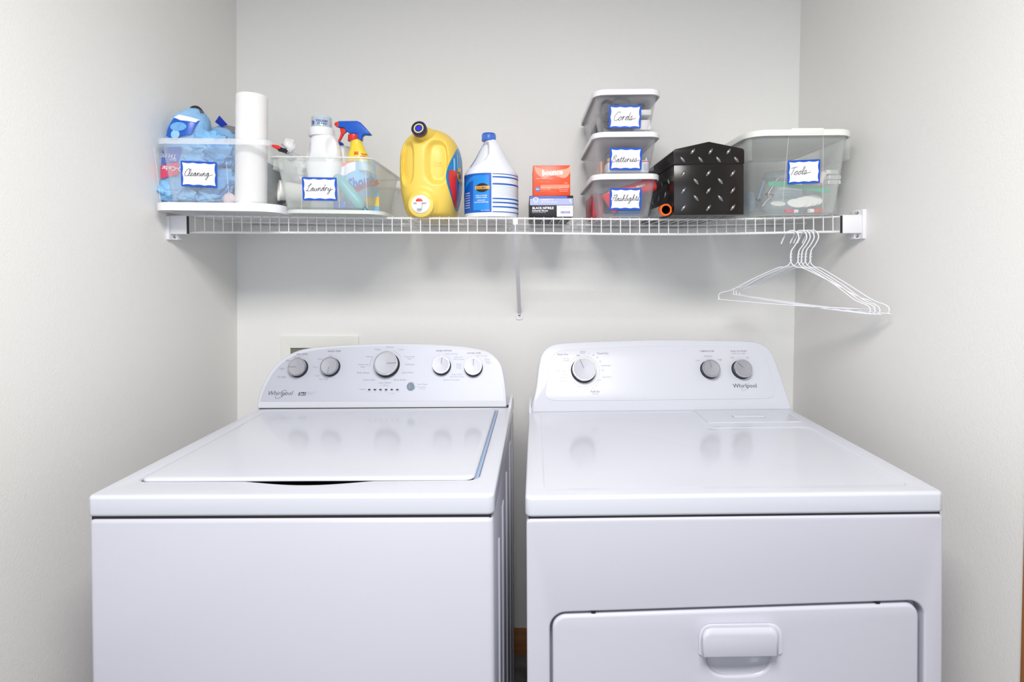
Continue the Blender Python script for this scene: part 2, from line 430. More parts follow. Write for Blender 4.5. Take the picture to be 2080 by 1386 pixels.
# diagonal support brace
pt = P(1047, 452, y=1.513); pb = P(1055, 634, y=1.850)
br = thing('shelf_brace', 'white diagonal metal brace from shelf front down to the wall', 'brace', pb)
d = (pb-pt)
bm = NB()
def bar(bm, a, b, w, t):
    a, b = Vector(a), Vector(b); ax = (b-a).normalized(); s = Vector((1, 0, 0)); u = ax.cross(s).normalized()
    sec = [(-w/2, -t), (-w/2+.0012, -t-.0008), (0, t), (w/2-.0012, -t-.0008), (w/2, -t), (w/2, t*.6), (0, t*2.2), (-w/2, t*.6)]
    loft(bm, [[p+s*i+u*j for i, j in sec] for p in (a, b)])
bar(bm, pt, pb, .0125, .002); obj('brace_bar', bm, BRK, br)
bm = NB(); q = P(1055, 637, y=1.858)
loft(bm, [[(q.x+a, yy, q.z+b) for a, b in rr(0, -.004, .024, .034, .007)] for yy in (1.8595, 1.8565)]); ft = obj('brace_foot', bm, BRK, br)
bm = NB(); lathe(bm, [(.004, 0), (.004, .002), (.001, .003)], (q.x, 1.8565, q.z-.005), (0, -1, 0), 14); obj('screw', bm, METAL, ft)
bm = NB(); box(bm, (pt.x-.0075, 1.5055, pt.z-.008), (pt.x+.0075, 1.523, pt.z+.012), .004); obj('brace_clip', bm, BRK, br)

# ------------------------------------------------------------ outlet box behind the washer
y0 = 1.8592
a, b_ = P(571, 682, y=y0), P(729, 682, y=y0)
ob = thing('washer_outlet_box', 'cream plastic washer outlet box set in the wall behind the washer', 'outlet box', (a.x, y0, a.z-.2))
i0 = P(591, 707, y=y0)
fn = lambda x, y, h: Vector((x, y0-h, y))
W_, x0_, zt_ = b_.x-a.x, a.x, a.z
outer = rr(x0_+W_/2, zt_-.1, W_, .2, .003)
hole = rr((i0.x+x0_+W_-(i0.x-x0_))/2, (i0.z+zt_-.18)/2, W_-2*(i0.x-x0_), i0.z-zt_+.18, .002)
obj('face_frame', slab([outer, hole], fn, -.0005, .006, .0015), OUTBOX, ob)
bm = NB(); hw = W_-2*(i0.x-x0_); cx = x0_+W_/2
obj('recess_panel', slab([hole], fn, -.0004, .0006), OUTDARK, ob, 0)

# ------------------------------------------------------------ washer & dryer
class Quad:
    def __init__(s, F0, F1, B0, B1, D=.57):
        s.F0, s.F1, s.B0, s.B1 = (Vector(v) for v in (F0, F1, B0, B1)); s.W = (s.F1-s.F0).length; s.D = D
    def w(s, u, v, z):
        a = s.F0.lerp(s.F1, u/s.W); b = s.B0.lerp(s.B1, u/s.W); p = a.lerp(b, v/s.D); return Vector((p.x, p.y, z))
def ubox(q, u0, u1, v0, v1, z0, z1, bev=0, bm=None, seg=3):
    b = NB(); box(b, (u0, v0, z0), (u1, v1, z1), bev, seg)
    for v in b.verts: v.co = q.w(*v.co)
    if bm is not None:
        me = bpy.data.meshes.new('t'); b.to_mesh(me); b.free(); bm.from_mesh(me); bpy.data.meshes.remove(me); return bm
    return b
def inv_uv(q, p):
    u, v = .3, .3
    for _ in range(20):
        c = q.w(u, v, 0); du = q.w(u+1e-3, v, 0)-c; dv = q.w(u, v+1e-3, 0)-c
        e = (p.x-c.x, p.y-c.y); det = du.x*dv.y-dv.x*du.y
        u += 1e-3*(e[0]*dv.y-dv.x*e[1])/det; v += 1e-3*(du.x*e[1]-e[0]*du.y)/det
    return u, v
def uvpx(q, px, py, z): return inv_uv(q, P(px, py, z=z))

def knob(root, pl, px, py, rpx, angle, protr=.022, notch=.6):
    """turning knob on console plane; angle clockwise from up"""
    a, b = pl.ab(px, py); c = pl.w(a, b); r = rpx*(c.y)/F*1.0
    # photograph gives the face centre: step back along the normal
    f = pl.hit(px, py); e = Vector((0, 0, ZE)); dr = (f-e).normalized()
    k = protr/(-dr.dot(pl.n)); fc = f-dr*k                        # face centre lies on the same sight line
    base = fc-pl.n*protr; r = rpx*fc.y/F
    n = pl.n
    bm = NB(); lathe(bm, [(r*1.06, 0), (r*1.04, .002), (r*.98, .003), (r*.95, protr-.004)], base, n, 48)
    kb = obj('knob', bm, BLACKP, root)
    bm = NB(); lathe(bm, [(r*.93, protr-.005), (r, protr-.004), (r, protr-.0015), (r*.955, protr), (r*.90, protr), (r*.885, protr-.0012)], base, n, 48, (True, False))
    obj('knob_ring', bm, CHROME, kb)
    bm = NB(); lathe(bm, [(r*.885, protr-.002), (r*.88, protr-.0004), (r*.5, protr-.0010), (.0001, protr-.0013)], base, n, 48, (True, False))
    obj('knob_face', bm, KNOBFACE, kb)
    ang = math.radians(angle); dx, dy = math.sin(ang), math.cos(ang)
    bm = NB(); o = base+n*(protr-.0004)
    p0, p1 = o+(pl.x*dx+pl.u*dy)*r*.86, o+(pl.x*dx+pl.u*dy)*r*(1-notch-.3)
    sdir = (pl.x*dy-pl.u*dx)*.0009
    v = [bm.verts.new(p) for p in (p0-sdir*1.2, p1-sdir*.6, p1+sdir*.6, p0+sdir*1.2)]
    t_ = [bm.verts.new(w_.co+n*.0006) for w_ in v]
    bm.faces.new(v); bm.faces.new(t_)
    for i in range(4): bm.faces.new((v[i], v[(i+1) % 4], t_[(i+1) % 4], t_[i]))
    obj('pointer_line', bm, CHROME if angle in (180, 90) else INKSOFT, kb, 0)
    return kb
def ptext(root, pl, items, m, name='printing', h=.0008, bold=0):
    bm = NB()
    for s, px, py, wpx, *o in items:
        a0, b0 = pl.ab(px-wpx/2, py); a1, _ = pl.ab(px+wpx/2, py)
        text_bm(s, pl.w, (a0+a1)/2, b0, width=abs(a1-a0), h=h, bm=bm, bold=bold, shear=o[0] if o else 0)
    o = obj(name, bm, m, root, 0); o['kind'] = 'stuff'; return o
def swoosh(root, pl, cx, cy, s):
    """thin orbit line around the p of the logo"""
    a, b = pl.ab(cx, cy); k = s*P(cx, cy, y=1.52).y/F
    pts = cr([(9, 9), (13, 12), (12, 8), (6, 0), (-1, -7), (-8, -11), (-10, -10), (-5, -4)], 6) if False else cr([(x_, y_, 0) for x_, y_ in ((1.3, 3.8), (5, 6.4), (9, 7.3), (11.4, 5.6), (9.8, .5), (5.4, -4.8), (-1, -8), (-6, -9.4), (-9.2, -8), (-7.5, -4.3))], 6)
    bm = NB(); tube(bm, [pl.w(a+p.x*k, b+p.y*k, .0009) for p in pts], .00045, 4); return obj('logo_swirl', bm, INK, root, 0)
def arch_loop(pl, pxs, r=.006):
    """pxs: bottom-left corner, over the arch, to the bottom-right corner -> closed loop with small filleted corners"""
    A = cr([(*pl.ab(*p), 0) for p in pxs], 5); c0, c1 = A[0].copy(), A[-1].copy()
    A = [p for p in A if (p-c0).length > r and (p-c1).length > r]
    def bez(a, c, b_): return [a*(1-s)**2+c*2*s*(1-s)+b_*s*s for s in (0, .25, .5, .75, 1)]
    d = (c1-c0).normalized()
    up0 = c0+(A[0]-c0).normalized()*r; up1 = c1+(A[-1]-c1).normalized()*r
    A = [p for p in A if (p-up0).length > 1e-3 and (p-up1).length > 1e-3]
    bottom = [c1.lerp(c0, k/10) for k in range(1, 10)]
    lp = A+bez(up1, c1, c1-d*r)+bottom+bez(c0+d*r, c0, up0)
    lp = [(p.x, p.y) for p in lp]
    if sum(lp[i_-1][0]*lp[i_][1]-lp[i_][0]*lp[i_-1][1] for i_ in range(len(lp))) < 0: lp = lp[::-1]
    return lp
def inset_loop(lp, d):
    out = []; N = len(lp)
    for i_, (x_, y_) in enumerate(lp):
        (x1, y1), (x2, y2) = lp[i_-1], lp[(i_+1) % N]; n_ = Vector((y1-y2, x2-x1)).normalized(); out.append((x_+n_.x*d, y_+n_.y*d))
    return out
def console(root, pl, outline_px, back, m=CONSOLE):
    lp = arch_loop(pl, outline_px)
    cx = sum(p[0] for p in lp)/len(lp); cy = sum(p[1] for p in lp)/len(lp); bm = NB(); v = .0045
    loft(bm, [[pl.w(a_, b_, h) for a_, b_ in inset_loop(lp, d)] for d, h in ((0, -.022), (0, -v), (v*.13, -v*.5), (v*.5, -v*.13), (v, 0))])
    cs = obj('console', bm, m, root, 50)
    b0 = min(p[1] for p in lp); bm = NB(); loops = []
    for h, k, kz, push in ((-.010, .965, .95, 0), (-.010, .93, .86, .03), (-.010, .90, .74, back)):
        L_ = []
        for x_, y_ in lp:
            p = pl.w(cx+(x_-cx)*k, b0+(y_-b0)*kz, h); p.y += push; p.z = max(p.z, pl.o.z-.0012); L_.append(p)
        loops.append(L_)
    loft(bm, loops); obj('console_back', bm, m, root, 50)
    return cs, None, lp
def plane_from(q, z, lean):
    o = q.w(q.W/2, q.D, z); xd = (q.B1-q.B0).normalized(); xd = Vector((xd.x, xd.y, 0)); fwd = Vector((xd.y, -xd.x, 0))
    n = (fwd*math.cos(lean)+Vector((0, 0, 1))*math.sin(lean)).normalized(); return Plane(o, n)

# ---- washer
Q = Quad((-.752, .925), (-.052, .938), (-.734, 1.498), (-.033, 1.514)); W = Q.W; ZT = .931; ZL = .8945
wm = thing('washing_machine', 'white top-load washing machine with silver control panel, left of the dryer', 'washing machine', Q.w(W/2, .3, 0))
bm = ubox(Q, 0, W, .0, .70, .02, ZL-.0035, .009)
cab = obj('cabinet', bm, ENAMEL, wm)
bm = NB(); 
for k, v0 in enumerate((.10, .20, .33, .47, .58)):
    ubox(Q, W-.001, W+.0035, v0, v0+(.035 if k % 2 else .012), .05, .80+.02*k, .002, bm, 2)
obj('side_rib', bm, ENAMEL, cab)
obj('painted_seam_shadow', ubox(Q, .004, W-.004, .004, .69, ZL-.006, ZL+.004), SEAM, wm)  # dark strip; shade of the gap under the top panel put into its colour
bm = NB()
for u in (.06, W-.06):
    for v in (.06, .62):
        b2 = NB(); lathe(b2, [(.022, 0), (.022, .012), (.012, .018), (.012, .024)], Q.w(u, v, 0), (0, 0, 1), 20)
        obj('foot', b2, BLACKP, wm)
bm.free()
lidpx = [(291, 978), (965, 973), (1002, 843), (531, 839)]
L = [uvpx(Q, x, y, ZT) for x, y in lidpx]
u0 = (L[0][0]+L[3][0])/2; u1 = (L[1][0]+L[2][0])/2; v0 = (L[0][1]+L[1][1])/2; v1 = Q.D-.012
hp = [uvpx(Q, x, y, ZT) for x, y in ((478, 984), (620, 992), (768, 983))]
gap = .0035
def opening():
    r = .02; pts = rr((u0+u1)/2, (v0-.0006+v1+gap)/2, u1-u0+2*gap, v1+gap-v0+.0006, r, 6); out = []
    for i, p in enumerate(pts):
        out.append(p)
        if i == len(pts)-1:                        # along the front edge, bulge for the finger slot
            for t in range(1, 24):
                uu = hp[0][0]+(hp[2][0]-hp[0][0])*t/24
                out.append((uu, v0-.0006-.0185*math.sin(PI*t/24)**1.3))
    return out
outer = rr(W/2, .35, W+.004, .704, .012, 6)
# keep the wide right-hand channel by giving the opening extra width there
op = [(u+.0035 if u > u1-.02 else u, v) for u, v in opening()]
bm = slab([outer, op], Q.w, ZL, ZT, .006, 4); obj('top_panel', bm, ENAMEL_LIT, wm)
obj('slot_bottom', ubox(Q, u0-.02, u1+.02, v0-.02, v1+.01, ZL+.0045, ZL+.012), SEAM, wm, 0)
bm = NB(); ubox(Q, u1-.002, u1+.0065, v0+.004, v1, ZL+.01, ZT-.004, 0, bm); obj('lid_channel', bm, mat('pale_blue_channel', (.30, .40, .56), .4), wm, 0)
def lidmap(u, v, z):
    t = max(0, min(1, (v-v0)/.06)); drop = .0045*(1-t)**2
    s = max(0, 1-abs((u-(hp[0][0]+hp[2][0])/2)/((hp[2][0]-hp[0][0])/2)))*max(0, 1-(v-v0)/.03)
    return Q.w(u, v, z-.0025*s)
b2 = NB(); nu, nv = 60, 30
lp = rr((u0+u1)/2, (v0+v1)/2, u1-u0, v1-v0, .018, 6)
def shrink(lp, d):
    return rr((u0+u1)/2, (v0+v1)/2, u1-u0-2*d, v1-v0-2*d, max(.018-d*.3, .004), 6)
loops = [[lidmap(u, v, ZT-.0020) for u, v in lp], [lidmap(u, v, ZT-.0005) for u, v in lp], [lidmap(u, v, ZT+.0022) for u, v in shrink(lp, .0015)],
         [lidmap(u, v, ZT+.0036) for u, v in shrink(lp, .005)], [lidmap(u, v, ZT+.004) for u, v in shrink(lp, .012)], [Q.w(u, v, ZT+.004) for u, v in shrink(lp, .04)]]
loft(b2, loops); obj('lid', b2, ENAMEL_LIT, wm, 50)
pl = plane_from(Q, ZT+.0015, math.radians(24)); WPL = pl
outl = [(521.5, 830.5), (522, 821), (527, 800), (536.3, 775.8), (548.5, 754), (564.6, 735.4), (586, 720.6), (613, 709.8), (650.8, 704.2), (704.6, 700.4), (769, 697.7), (823, 697.5), (877, 698.5), (931, 701.7), (963, 706.3), (984.7, 711), (998, 717), (1011.6, 729.5), (1019.7, 743.5), (1025, 767.7), (1028.3, 794.6), (1029.4, 819), (1028.8, 829.6)]
console(wm, pl, outl, .10)
bm = ubox(Q, .004, W-.008, Q.D-.0016, Q.D+.02, ZT-.001, ZT+.0019); obj('painted_seam_shadow', bm, SEAM, wm, 0)  # added dark strip painting the thin shadow line under the console
# silver fascia inset
fas = [(528.5, 816.3), (535, 796), (544, 776.5), (557, 755), (574, 737.7), (596, 724), (621, 715.5), (661.6, 709.2), (715, 705.4), (796, 703.5), (863.5, 704.5), (915, 708), (957.7, 714), (980, 719), (995, 727.5), (1008, 743.5), (1016, 767.7), (1021.7, 794.6), (1024, 815)]
fa = arch_loop(pl, fas, .003)
bm = NB(); loft(bm, [[pl.w(a_, b_, h) for a_, b_ in fa] for h in (-.0004, .0006)]); obj('control_fascia', bm, SILVER, wm, 30)
ptext(wm, pl, [('SOIL LEVEL', 614, 720, 23), ('WASH TEMP', 679, 714, 27), ('RINSE OPTION', 902, 713, 31), ('WATER LEVEL', 963, 718, 29)], INK, 'heading_print')
ptext(wm, pl, [('Heavy', 604, 726.5, 13), ('Med', 586, 733, 9), ('Light', 573, 749.5, 10), ('Ex Light', 573, 766.5, 17), ('Hot', 671.5, 723, 6), ('Warm', 650.5, 730, 12), ('Cool', 640.5, 746, 9), ('Cold', 644, 763.5, 9), ('Tap Cold', 657, 771, 18),
   ('Heavy', 767.5, 710.5, 12), ('Normal', 792, 705.5, 14), ('Colors', 815, 710.5, 12), ('Whites', 750, 725, 13), ('Colors with', 832, 725, 21), ('Soak', 832, 729, 8), ('Whites with', 738, 741, 21), ('Soak', 737, 745.5, 9), ('Delicates', 832.5, 740.5, 18), ('Quick Wash', 828, 757.5, 23), ('Bulky Sheets', 738, 758, 25), ('Drain & Spin', 750, 772.5, 25), ('Rinse & Spin', 813, 772.5, 25), ('Clean Washer', 782, 778, 26), ('Progress', 737, 791.5, 13), ('Start / Pause', 858, 781, 20)], INKSOFT, 'dial_print')
ptext(wm, pl, [('with', 774, 783, 5), ('affresh', 784, 783, 11), ('Auto Sensing', 917, 719.5, 25), ('Deep with', 931.5, 726, 17), ('Extra Rinse', 932.5, 730, 20), ('Deep', 932, 740.5, 10), ('Water', 932, 744, 11), ('Wash', 932, 748, 10), ('Deep Water', 929, 761.5, 22), ('with Extra Rinse', 928, 765.5, 30), ('Power Pre-soak', 917, 772, 33), ('Auto Sensing', 978, 723.5, 23), ('Deep', 989, 730, 10), ('Water', 990, 734, 11), ('Wash', 992, 738, 10), ('Push to Start', 856, 786.5, 18), ('or Pause', 858, 790, 12), ('SENSE FILL', 750, 796, 9), ('WASH', 761, 796, 6), ('RINSE', 773, 796, 6), ('SPIN', 784, 796, 6), ('LID LOCKED', 796, 799.5, 12), ('DONE', 808, 796, 7), ('ADAPTIVE WASH', 632, 797.5, 21), ('SYSTEM', 629, 801, 14)], INKPALE, 'small_print')
ptext(wm, pl, [('Whirlpool', 570, 800.5, 50, .18)], INK, 'brand_lettering'); swoosh(wm, pl, 570, 800.5, 1.0)
a0, b0 = pl.ab(606, 804); a1, b1 = pl.ab(622, 797)
bm = NB(); v = [bm.verts.new(pl.w(x_, y_, .0009)) for x_, y_ in ((a0, b0), (a1-.001, b0), (a1, b1), (a0+.001, b1))]; bm.faces.new(v); bd = obj('badge', bm, INK, wm, 0)
bm = text_bm('2in1', pl.w, (a0+a1)/2, (b0+b1)/2, width=(a1-a0)*.72, h=.0012); obj('badge_print', bm, PAPER, bd, 0)
# soak arcs around the main dial
bm = NB(); ac = pl.ab(784, 742); rr_ = 29*1.53/F
for s0, s1 in ((25, 62), (-97, -58)):
    tube(bm, [pl.w(ac[0]+rr_*1.15*math.sin(math.radians(s0+(s1-s0)*t/10)), ac[1]+rr_*1.15*math.cos(math.radians(s0+(s1-s0)*t/10)), .0008) for t in range(11)], .0003, 4)
obj('dial_arc', bm, mat('violet_print', (.25, .22, .5), .5), wm, 0)
for px, py, r, an in ((602, 745, 18.5, 270), (668, 743, 18.5, 184), (783, 738, 24.8, 88), (896, 741, 18, 4), (961, 744, 18, 2)):
    knob(wm, pl, px, py, r, an, .020 if r < 20 else .024)
c = pl.w(*pl.ab(835, 785.5)); bm = NB(); r = 8.7*c.y/F
lathe(bm, [(r, 0), (r, .002), (r*.8, .0025)], c, pl.n, 28); sb = obj('start_button', bm, GREYP, wm)
bm = NB(); lathe(bm, [(r*.8, .0024), (r*.75, .0036), (r*.4, .0036), (.0001, .003)], c, pl.n, 28); obj('button_cap', bm, mat('slate_button_cap', (.13, .18, .24), .45), sb)
for k in range(6):
    a_, b__ = pl.ab(750.5+11.4*k, 792); bm = slab([rr(a_, b__, .0078, .0042, .0018, 4)], pl.w, 0, .0014, .0003, 1); obj('indicator_light', bm, BLACKP, wm)
# little rear side fin at the right
bm = NB(); q0 = Q.w(W-.003, Q.D-.005, 0)
v = [(0, 0, -.002), (0, .10, -.002), (0, .10, .021), (0, .012, .021), (0, .003, .014)]
loft(bm, [[Q.w(W-.001+dx+z_*.12, Q.D-.006+y_, ZT+z_) for _, y_, z_ in v] for dx in (-.005, .001)]); obj('hinge_cover', bm, ENAMEL_LIT, wm)

# ---- dryer
Q = Quad((.005, .945), (.738, .970), (.017, 1.489), (.740, 1.519)); W = Q.W; ZT = .924; ZL = .8875
dr_ = thing('clothes_dryer', 'white front-load clothes dryer with three knobs, right of the washing machine', 'dryer', Q.w(W/2, .3, 0))
# front panel with door opening
dt0, dt1 = P(1140, 1240, y=.955).z, P(1840, 1223, y=.965).z
ux0 = (1115-1069)/(1912-1069)*W; ux1 = W-(1912-1874)/(1912-1069)*W
def frontfn(u, z, h): return Q.w(u, -h, z+ (dt1-dt0)*(u-ux0)/(ux1-ux0)*(1 if z > .4 and z < .8 else 0) if z < .8 else z)
outer = rr(W/2, (.03+ZL-.004)/2, W, ZL-.004-.03, .008, 5)
def tiltfn(u, z, h):
    k = 0 if z > .85 or z < .05 else (dt1-dt0)*(u-ux0)/(ux1-ux0)
    return Q.w(u, -h, z+k)
hole = rr((ux0+ux1)/2, (dt0+.12)/2, ux1-ux0, dt0-.12, .028, 8)
bm = slab([outer, hole], tiltfn, -.03, 0, .004, 3); obj('front_panel', bm, ENAMEL, dr_)
obj('cabinet', ubox(Q, 0, W, .028, .66, .02, ZL-.004, .004), ENAMEL, dr_)
obj('painted_seam_shadow', ubox(Q, .004, W-.004, .004, .65, ZL-.007, ZL+.004), SEAM, dr_)  # dark strip painting the shade between dryer top and cabinet
for u in (.06, W-.06):
    for v in (.06, .60):
        b2 = NB(); lathe(b2, [(.022, 0), (.022, .012), (.012, .018), (.012, .024)], Q.w(u, v, 0), (0, 0, 1), 20); obj('foot', b2, BLACKP, dr_)
g0, g1 = .0045, .009
dl, drt, dtp = ux0+g0, ux1-g1, dt0-.005
scx, scz = uvpx(Q, 1500, 1010, ZT)[0], 0
hpl = Plane(Q.w(W/2, -.001, .6), Vector(((Q.F1-Q.F0).y, -(Q.F1-Q.F0).x, 0)))
def fu(px, py):
    p = hpl.hit(px, py); return (Vector((p.x, p.y))-Q.F0).dot((Q.F1-Q.F0).normalized()), p.z
hc = fu(1502, 1300)
k_ = lambda px, py: (fu(px, py)[0], fu(px, py)[1])
ha, hb = k_(1436, 1336), k_(1568, 1334)
sc_w = hb[0]-ha[0]; sc_b = k_(1500, 1381)[1]
mid = (ha[0]+hb[0])/2
def scoop(s, top=0):
    out = []
    zt = ha[1]+.022; zb = sc_b
    pts = [(mid-sc_w/2*s, zt), (mid+sc_w/2*s, zt)]
    n_ = 14
    for i in range(n_+1):
        t = PI*i/n_
        out.append((mid+sc_w/2*s*math.copysign(abs(math.cos(t))**.55, math.cos(t)), zt-(.020)-(zt-.020-zb)*s*math.sin(t)**.7))
    return pts[:0]+[(mid+sc_w/2*s, zt)]+out+[(mid-sc_w/2*s, zt)]
door_out = rr((dl+drt)/2, (dtp+.125)/2, drt-dl, dtp-.125, .024, 8)
bm = slab([door_out, scoop(1)[::-1]], tiltfn, -.024, .0, .006, 4)
door = obj('door', bm, ENAMEL, dr_)
kt = (dt1-dt0)*(mid-ux0)/(ux1-ux0)
bm = NB()
loft(bm, [[Q.w(u, h, z+kt) for u, z in scoop(s)] for s, h in ((1.01, .003), (.99, .006), (.93, .012), (.8, .018), (.55, .022), (.2, .0235))], False, True)
obj('grip_hollow', bm, ENAMEL, door, 60)
# hood over the grip
c1, c2, c3 = k_(1426, 1274), k_(1582, 1272), k_(1582, 1334)
hw_, hz1, hz0 = (c2[0]-c1[0]), c1[1]-kt*0, c3[1]
cxh = (c1[0]+c2[0])/2
def half(wd, z0, z1, r, n_=7):
    pts = [(cxh-wd/2, z0), (cxh+wd/2, z0)]
    for a0_, sx in ((0, 1), (PI/2, -1)):
        for i in range(n_+1):
            a_ = a0_+PI/2*i/n_; pts.append((cxh+sx*(wd/2-r)+r*math.cos(a_), z1-r+r*math.sin(a_)))
    return pts
bm = NB()
loft(bm, [[Q.w(u, -h, z) for u, z in half(wd, z0, z1, r)] for wd, z0, z1, r, h in ((hw_+.012, hz0+.008, hz1+.005, .022, .001), (hw_+.012, hz0+.008, hz1+.005, .022, .0025), (hw_+.004, hz0+.006, hz1+.001, .020, .004))])
fl = obj('handle', bm, ENAMEL_LIT, door, 50)
bm = NB()
loft(bm, [[Q.w(u-.35*h, -h, z+.73*h) for u, z in half(wd, z0, z1, r)] for wd, z0, z1, r, h in ((hw_, hz0+.004, hz1, .018, .003), (hw_-.002, hz0+.002, hz1-.001, .018, .010), (hw_-.003, hz0, hz1-.005, .017, .017), (hw_-.006, hz0-.001, hz1-.012, .015, .0205), (hw_-.012, hz0, hz1-.019, .011, .0215))])
obj('handle_hood', bm, ENAMEL, fl, 60)
for px in (1206, 1786):
    u_, z_ = fu(px, 1240); bm = NB(); zz = dt0+(dt1-dt0)*(u_-ux0)/(ux1-ux0)
    ubox(Q, u_-.004, u_+.004, .002, .012, zz-.0045, zz+.001, .001, bm); obj('door_bumper', bm, BLACKP, door)
# top with shallow tray
pv = [uvpx(Q, x, y, ZT) for x, y in ((1110, 985), (1835, 978), (1655, 872), (1105, 843))]
top_out = rr(W/2, .33, W+.004, .664, .012, 6)
tr = [(.035, .03), (W-.045, .03), (W-.045, pv[2][1]-.02), (.45*W, pv[2][1]-.02), (.42*W, pv[2][1]+.02), (.42*W, Q.D-.02), (.035, Q.D-.02)]
tu0, tu1, tv0 = .035, W-.04, .032
lu = uvpx(Q, 1425, 843, ZT)[0]-.022; tvm = uvpx(Q, 1640, 868, ZT)[1]; tv1 = Q.D-.012
def corner(c, r, a0_, a1_, n_=5): return [(c[0]+r*math.cos(a0_+(a1_-a0_)*i/n_), c[1]+r*math.sin(a0_+(a1_-a0_)*i/n_)) for i in range(n_+1)]
r = .022
def tray(d):
    a, b, c_, e = tu0+d, tu1-d, tv0+d, tvm-d
    return (corner((a+r, c_+r), r, PI, 1.5*PI)+corner((b-r, c_+r), r, -PI/2, 0)+corner((b-r, e-r), r, 0, PI/2)
          +corner((lu-d+r, e+r), r, -PI/2, -PI)+corner((lu-d-.008, tv1-d-.008), .008, 0, PI/2)+corner((a+r, tv1-d-r), r, PI/2, PI))
bm = slab([top_out, tray(0)], Q.w, ZL, ZT, .006, 4)
obj('top_panel', bm, ENAMEL_LIT, dr_)
bm = NB(); loft(bm, [[Q.w(u, v, z) for u, v in tray(d)] for d, z in ((-.004, ZT-.010), (-.004, ZT-.0016), (.0, ZT-.0014), (.006, ZT-.0024), (.010, ZT-.0026))], False, True)
obj('recessed_tray', bm, ENAMEL_LIT, dr_, 50)
# lint screen door
ls = [uvpx(Q, x, y, ZT) for x, y in ((1447, 860), (1628, 858), (1426, 841))]
bm = slab([rr((ls[0][0]+ls[1][0])/2-.004, (ls[0][1]+tv1+.006)/2, ls[1][0]-ls[0][0]+.012, tv1+.006-ls[0][1], .004)], Q.w, ZT-.001, ZT+.0022, .0012, 2)
lint = obj('lint_screen_door', bm, ENAMEL_LIT, dr_)
u_, v_ = uvpx(Q, 1520, 848, ZT)
bm = slab([rr(u_, v_, .085, .026, .006)], Q.w, ZT+.002, ZT+.0055, .002, 2); obj('lint_door_pull', bm, ENAMEL_LIT, lint)
pl = plane_from(Q, ZT+.0015, math.radians(24)); DPL = pl
outl = [(1077.5, 838), (1080, 826), (1088, 790), (1093.5, 746), (1099, 722), (1109, 707.6), (1124, 699.5), (1152, 695.7), (1227, 692.6), (1290, 690.6), (1339, 689.6), (1422.5, 690.2), (1506, 692.4), (1539.6, 696), (1558, 705), (1570, 721), (1581.5, 749), (1595, 789), (1607.5, 826), (1609, 832.5)]
cs, ins, lp = console(dr_, pl, outl, .10)
fas = [(1108, 800), (1113, 765), (1118, 735), (1124, 722), (1136, 714), (1160, 710), (1240, 706), (1350, 703), (1480, 704), (1530, 708), (1549, 718), (1558, 735), (1572, 785), (1572, 800), (1562, 809), (1500, 811), (1340, 813), (1180, 814), (1120, 813)]
fa = [(p.x, p.y) for p in cr([(*pl.ab(*p), 0) for p in fas], 3, True)]
obj('control_fascia', slab([fa], pl.w, -.002, .0012, .0008), CONSOLE, dr_, 40)
ptext(dr_, pl, [('Auto Dry', 1143, 721, 22), ('Timed Dry', 1224, 719, 24), ('TEMPERATURE', 1436, 714, 29), ('PUSH TO START', 1500, 714, 33), ('OFF', 1174, 722.5, 7), ('Fluff Air', 1209, 796, 19)], INKSOFT, 'heading_print', .0016, .01)
ptext(dr_, pl, [('Wrinkle', 1150, 729, 13), ('Shield', 1150, 733, 11), ('Static', 1184, 714.5, 11), ('Reduce', 1184, 718, 10), ('20', 1196, 718.5, 3), ('30', 1205, 722, 4), ('40', 1213, 727, 4), ('50', 1219, 734.5, 4), ('DAMP DRY', 1231, 743.5, 19), ('Medium', 1438, 724, 15), ('Low', 1417, 732.5, 8), ('High', 1462, 731.5, 8), ('Hold 2 sec / Start', 1500, 718.5, 27), ('On', 1487, 727, 6), ('Off', 1518, 727, 5), ('OFF', 1217, 773, 7), ('No Heat', 1209, 800.5, 12)], INKPALE, 'dial_print', .0016)
ptext(dr_, pl, [('VERY DRY', 1139, 755, 20), ('NORMAL', 1147, 761.5, 14), ('MORE DRY', 1144, 767.5, 17), ('LESS DRY', 1145, 774.5, 16), ('OFF', 1175, 787, 7), ('60', 1224, 752.5, 5), ('LESS DRY', 1232, 766.5, 20), ('20', 1211, 783.5, 4), ('10', 1204, 788, 4), ('5', 1194, 790.5, 2)], mat('faint_print', (.46, .47, .52), .5), 'faint_print', .0016)
ptext(dr_, pl, [('Whirlpool', 1512.5, 785.5, 48, .0)], INK, 'brand_lettering', .0016); swoosh(dr_, pl, 1513, 785.5, .85)
bm = NB(); ac = pl.ab(1186, 754); rr_ = 32*1.53/F
tube(bm, [pl.w(ac[0]+rr_*math.sin(t*PI/30), ac[1]+rr_*math.cos(t*PI/30), .0014) for t in range(60)], .00025, 4); obj('dial_arc', bm, INKPALE, dr_, 0)
for px, py, r, an in ((1187, 749.5, 24.5, -22), (1446, 748, 18, -7), (1511, 748, 18.5, -38)):
    knob(dr_, pl, px, py, r, an, .022)
bm = NB(); v = [(0, -.002), (.10, -.002), (.10, .021), (.012, .021), (.003, .014)]
loft(bm, [[Q.w(.001+dx, Q.D-.006+y_, ZT+z_) for y_, z_ in v] for dx in (-.001, .005)]); obj('hinge_cover', bm, ENAMEL_LIT, dr_)

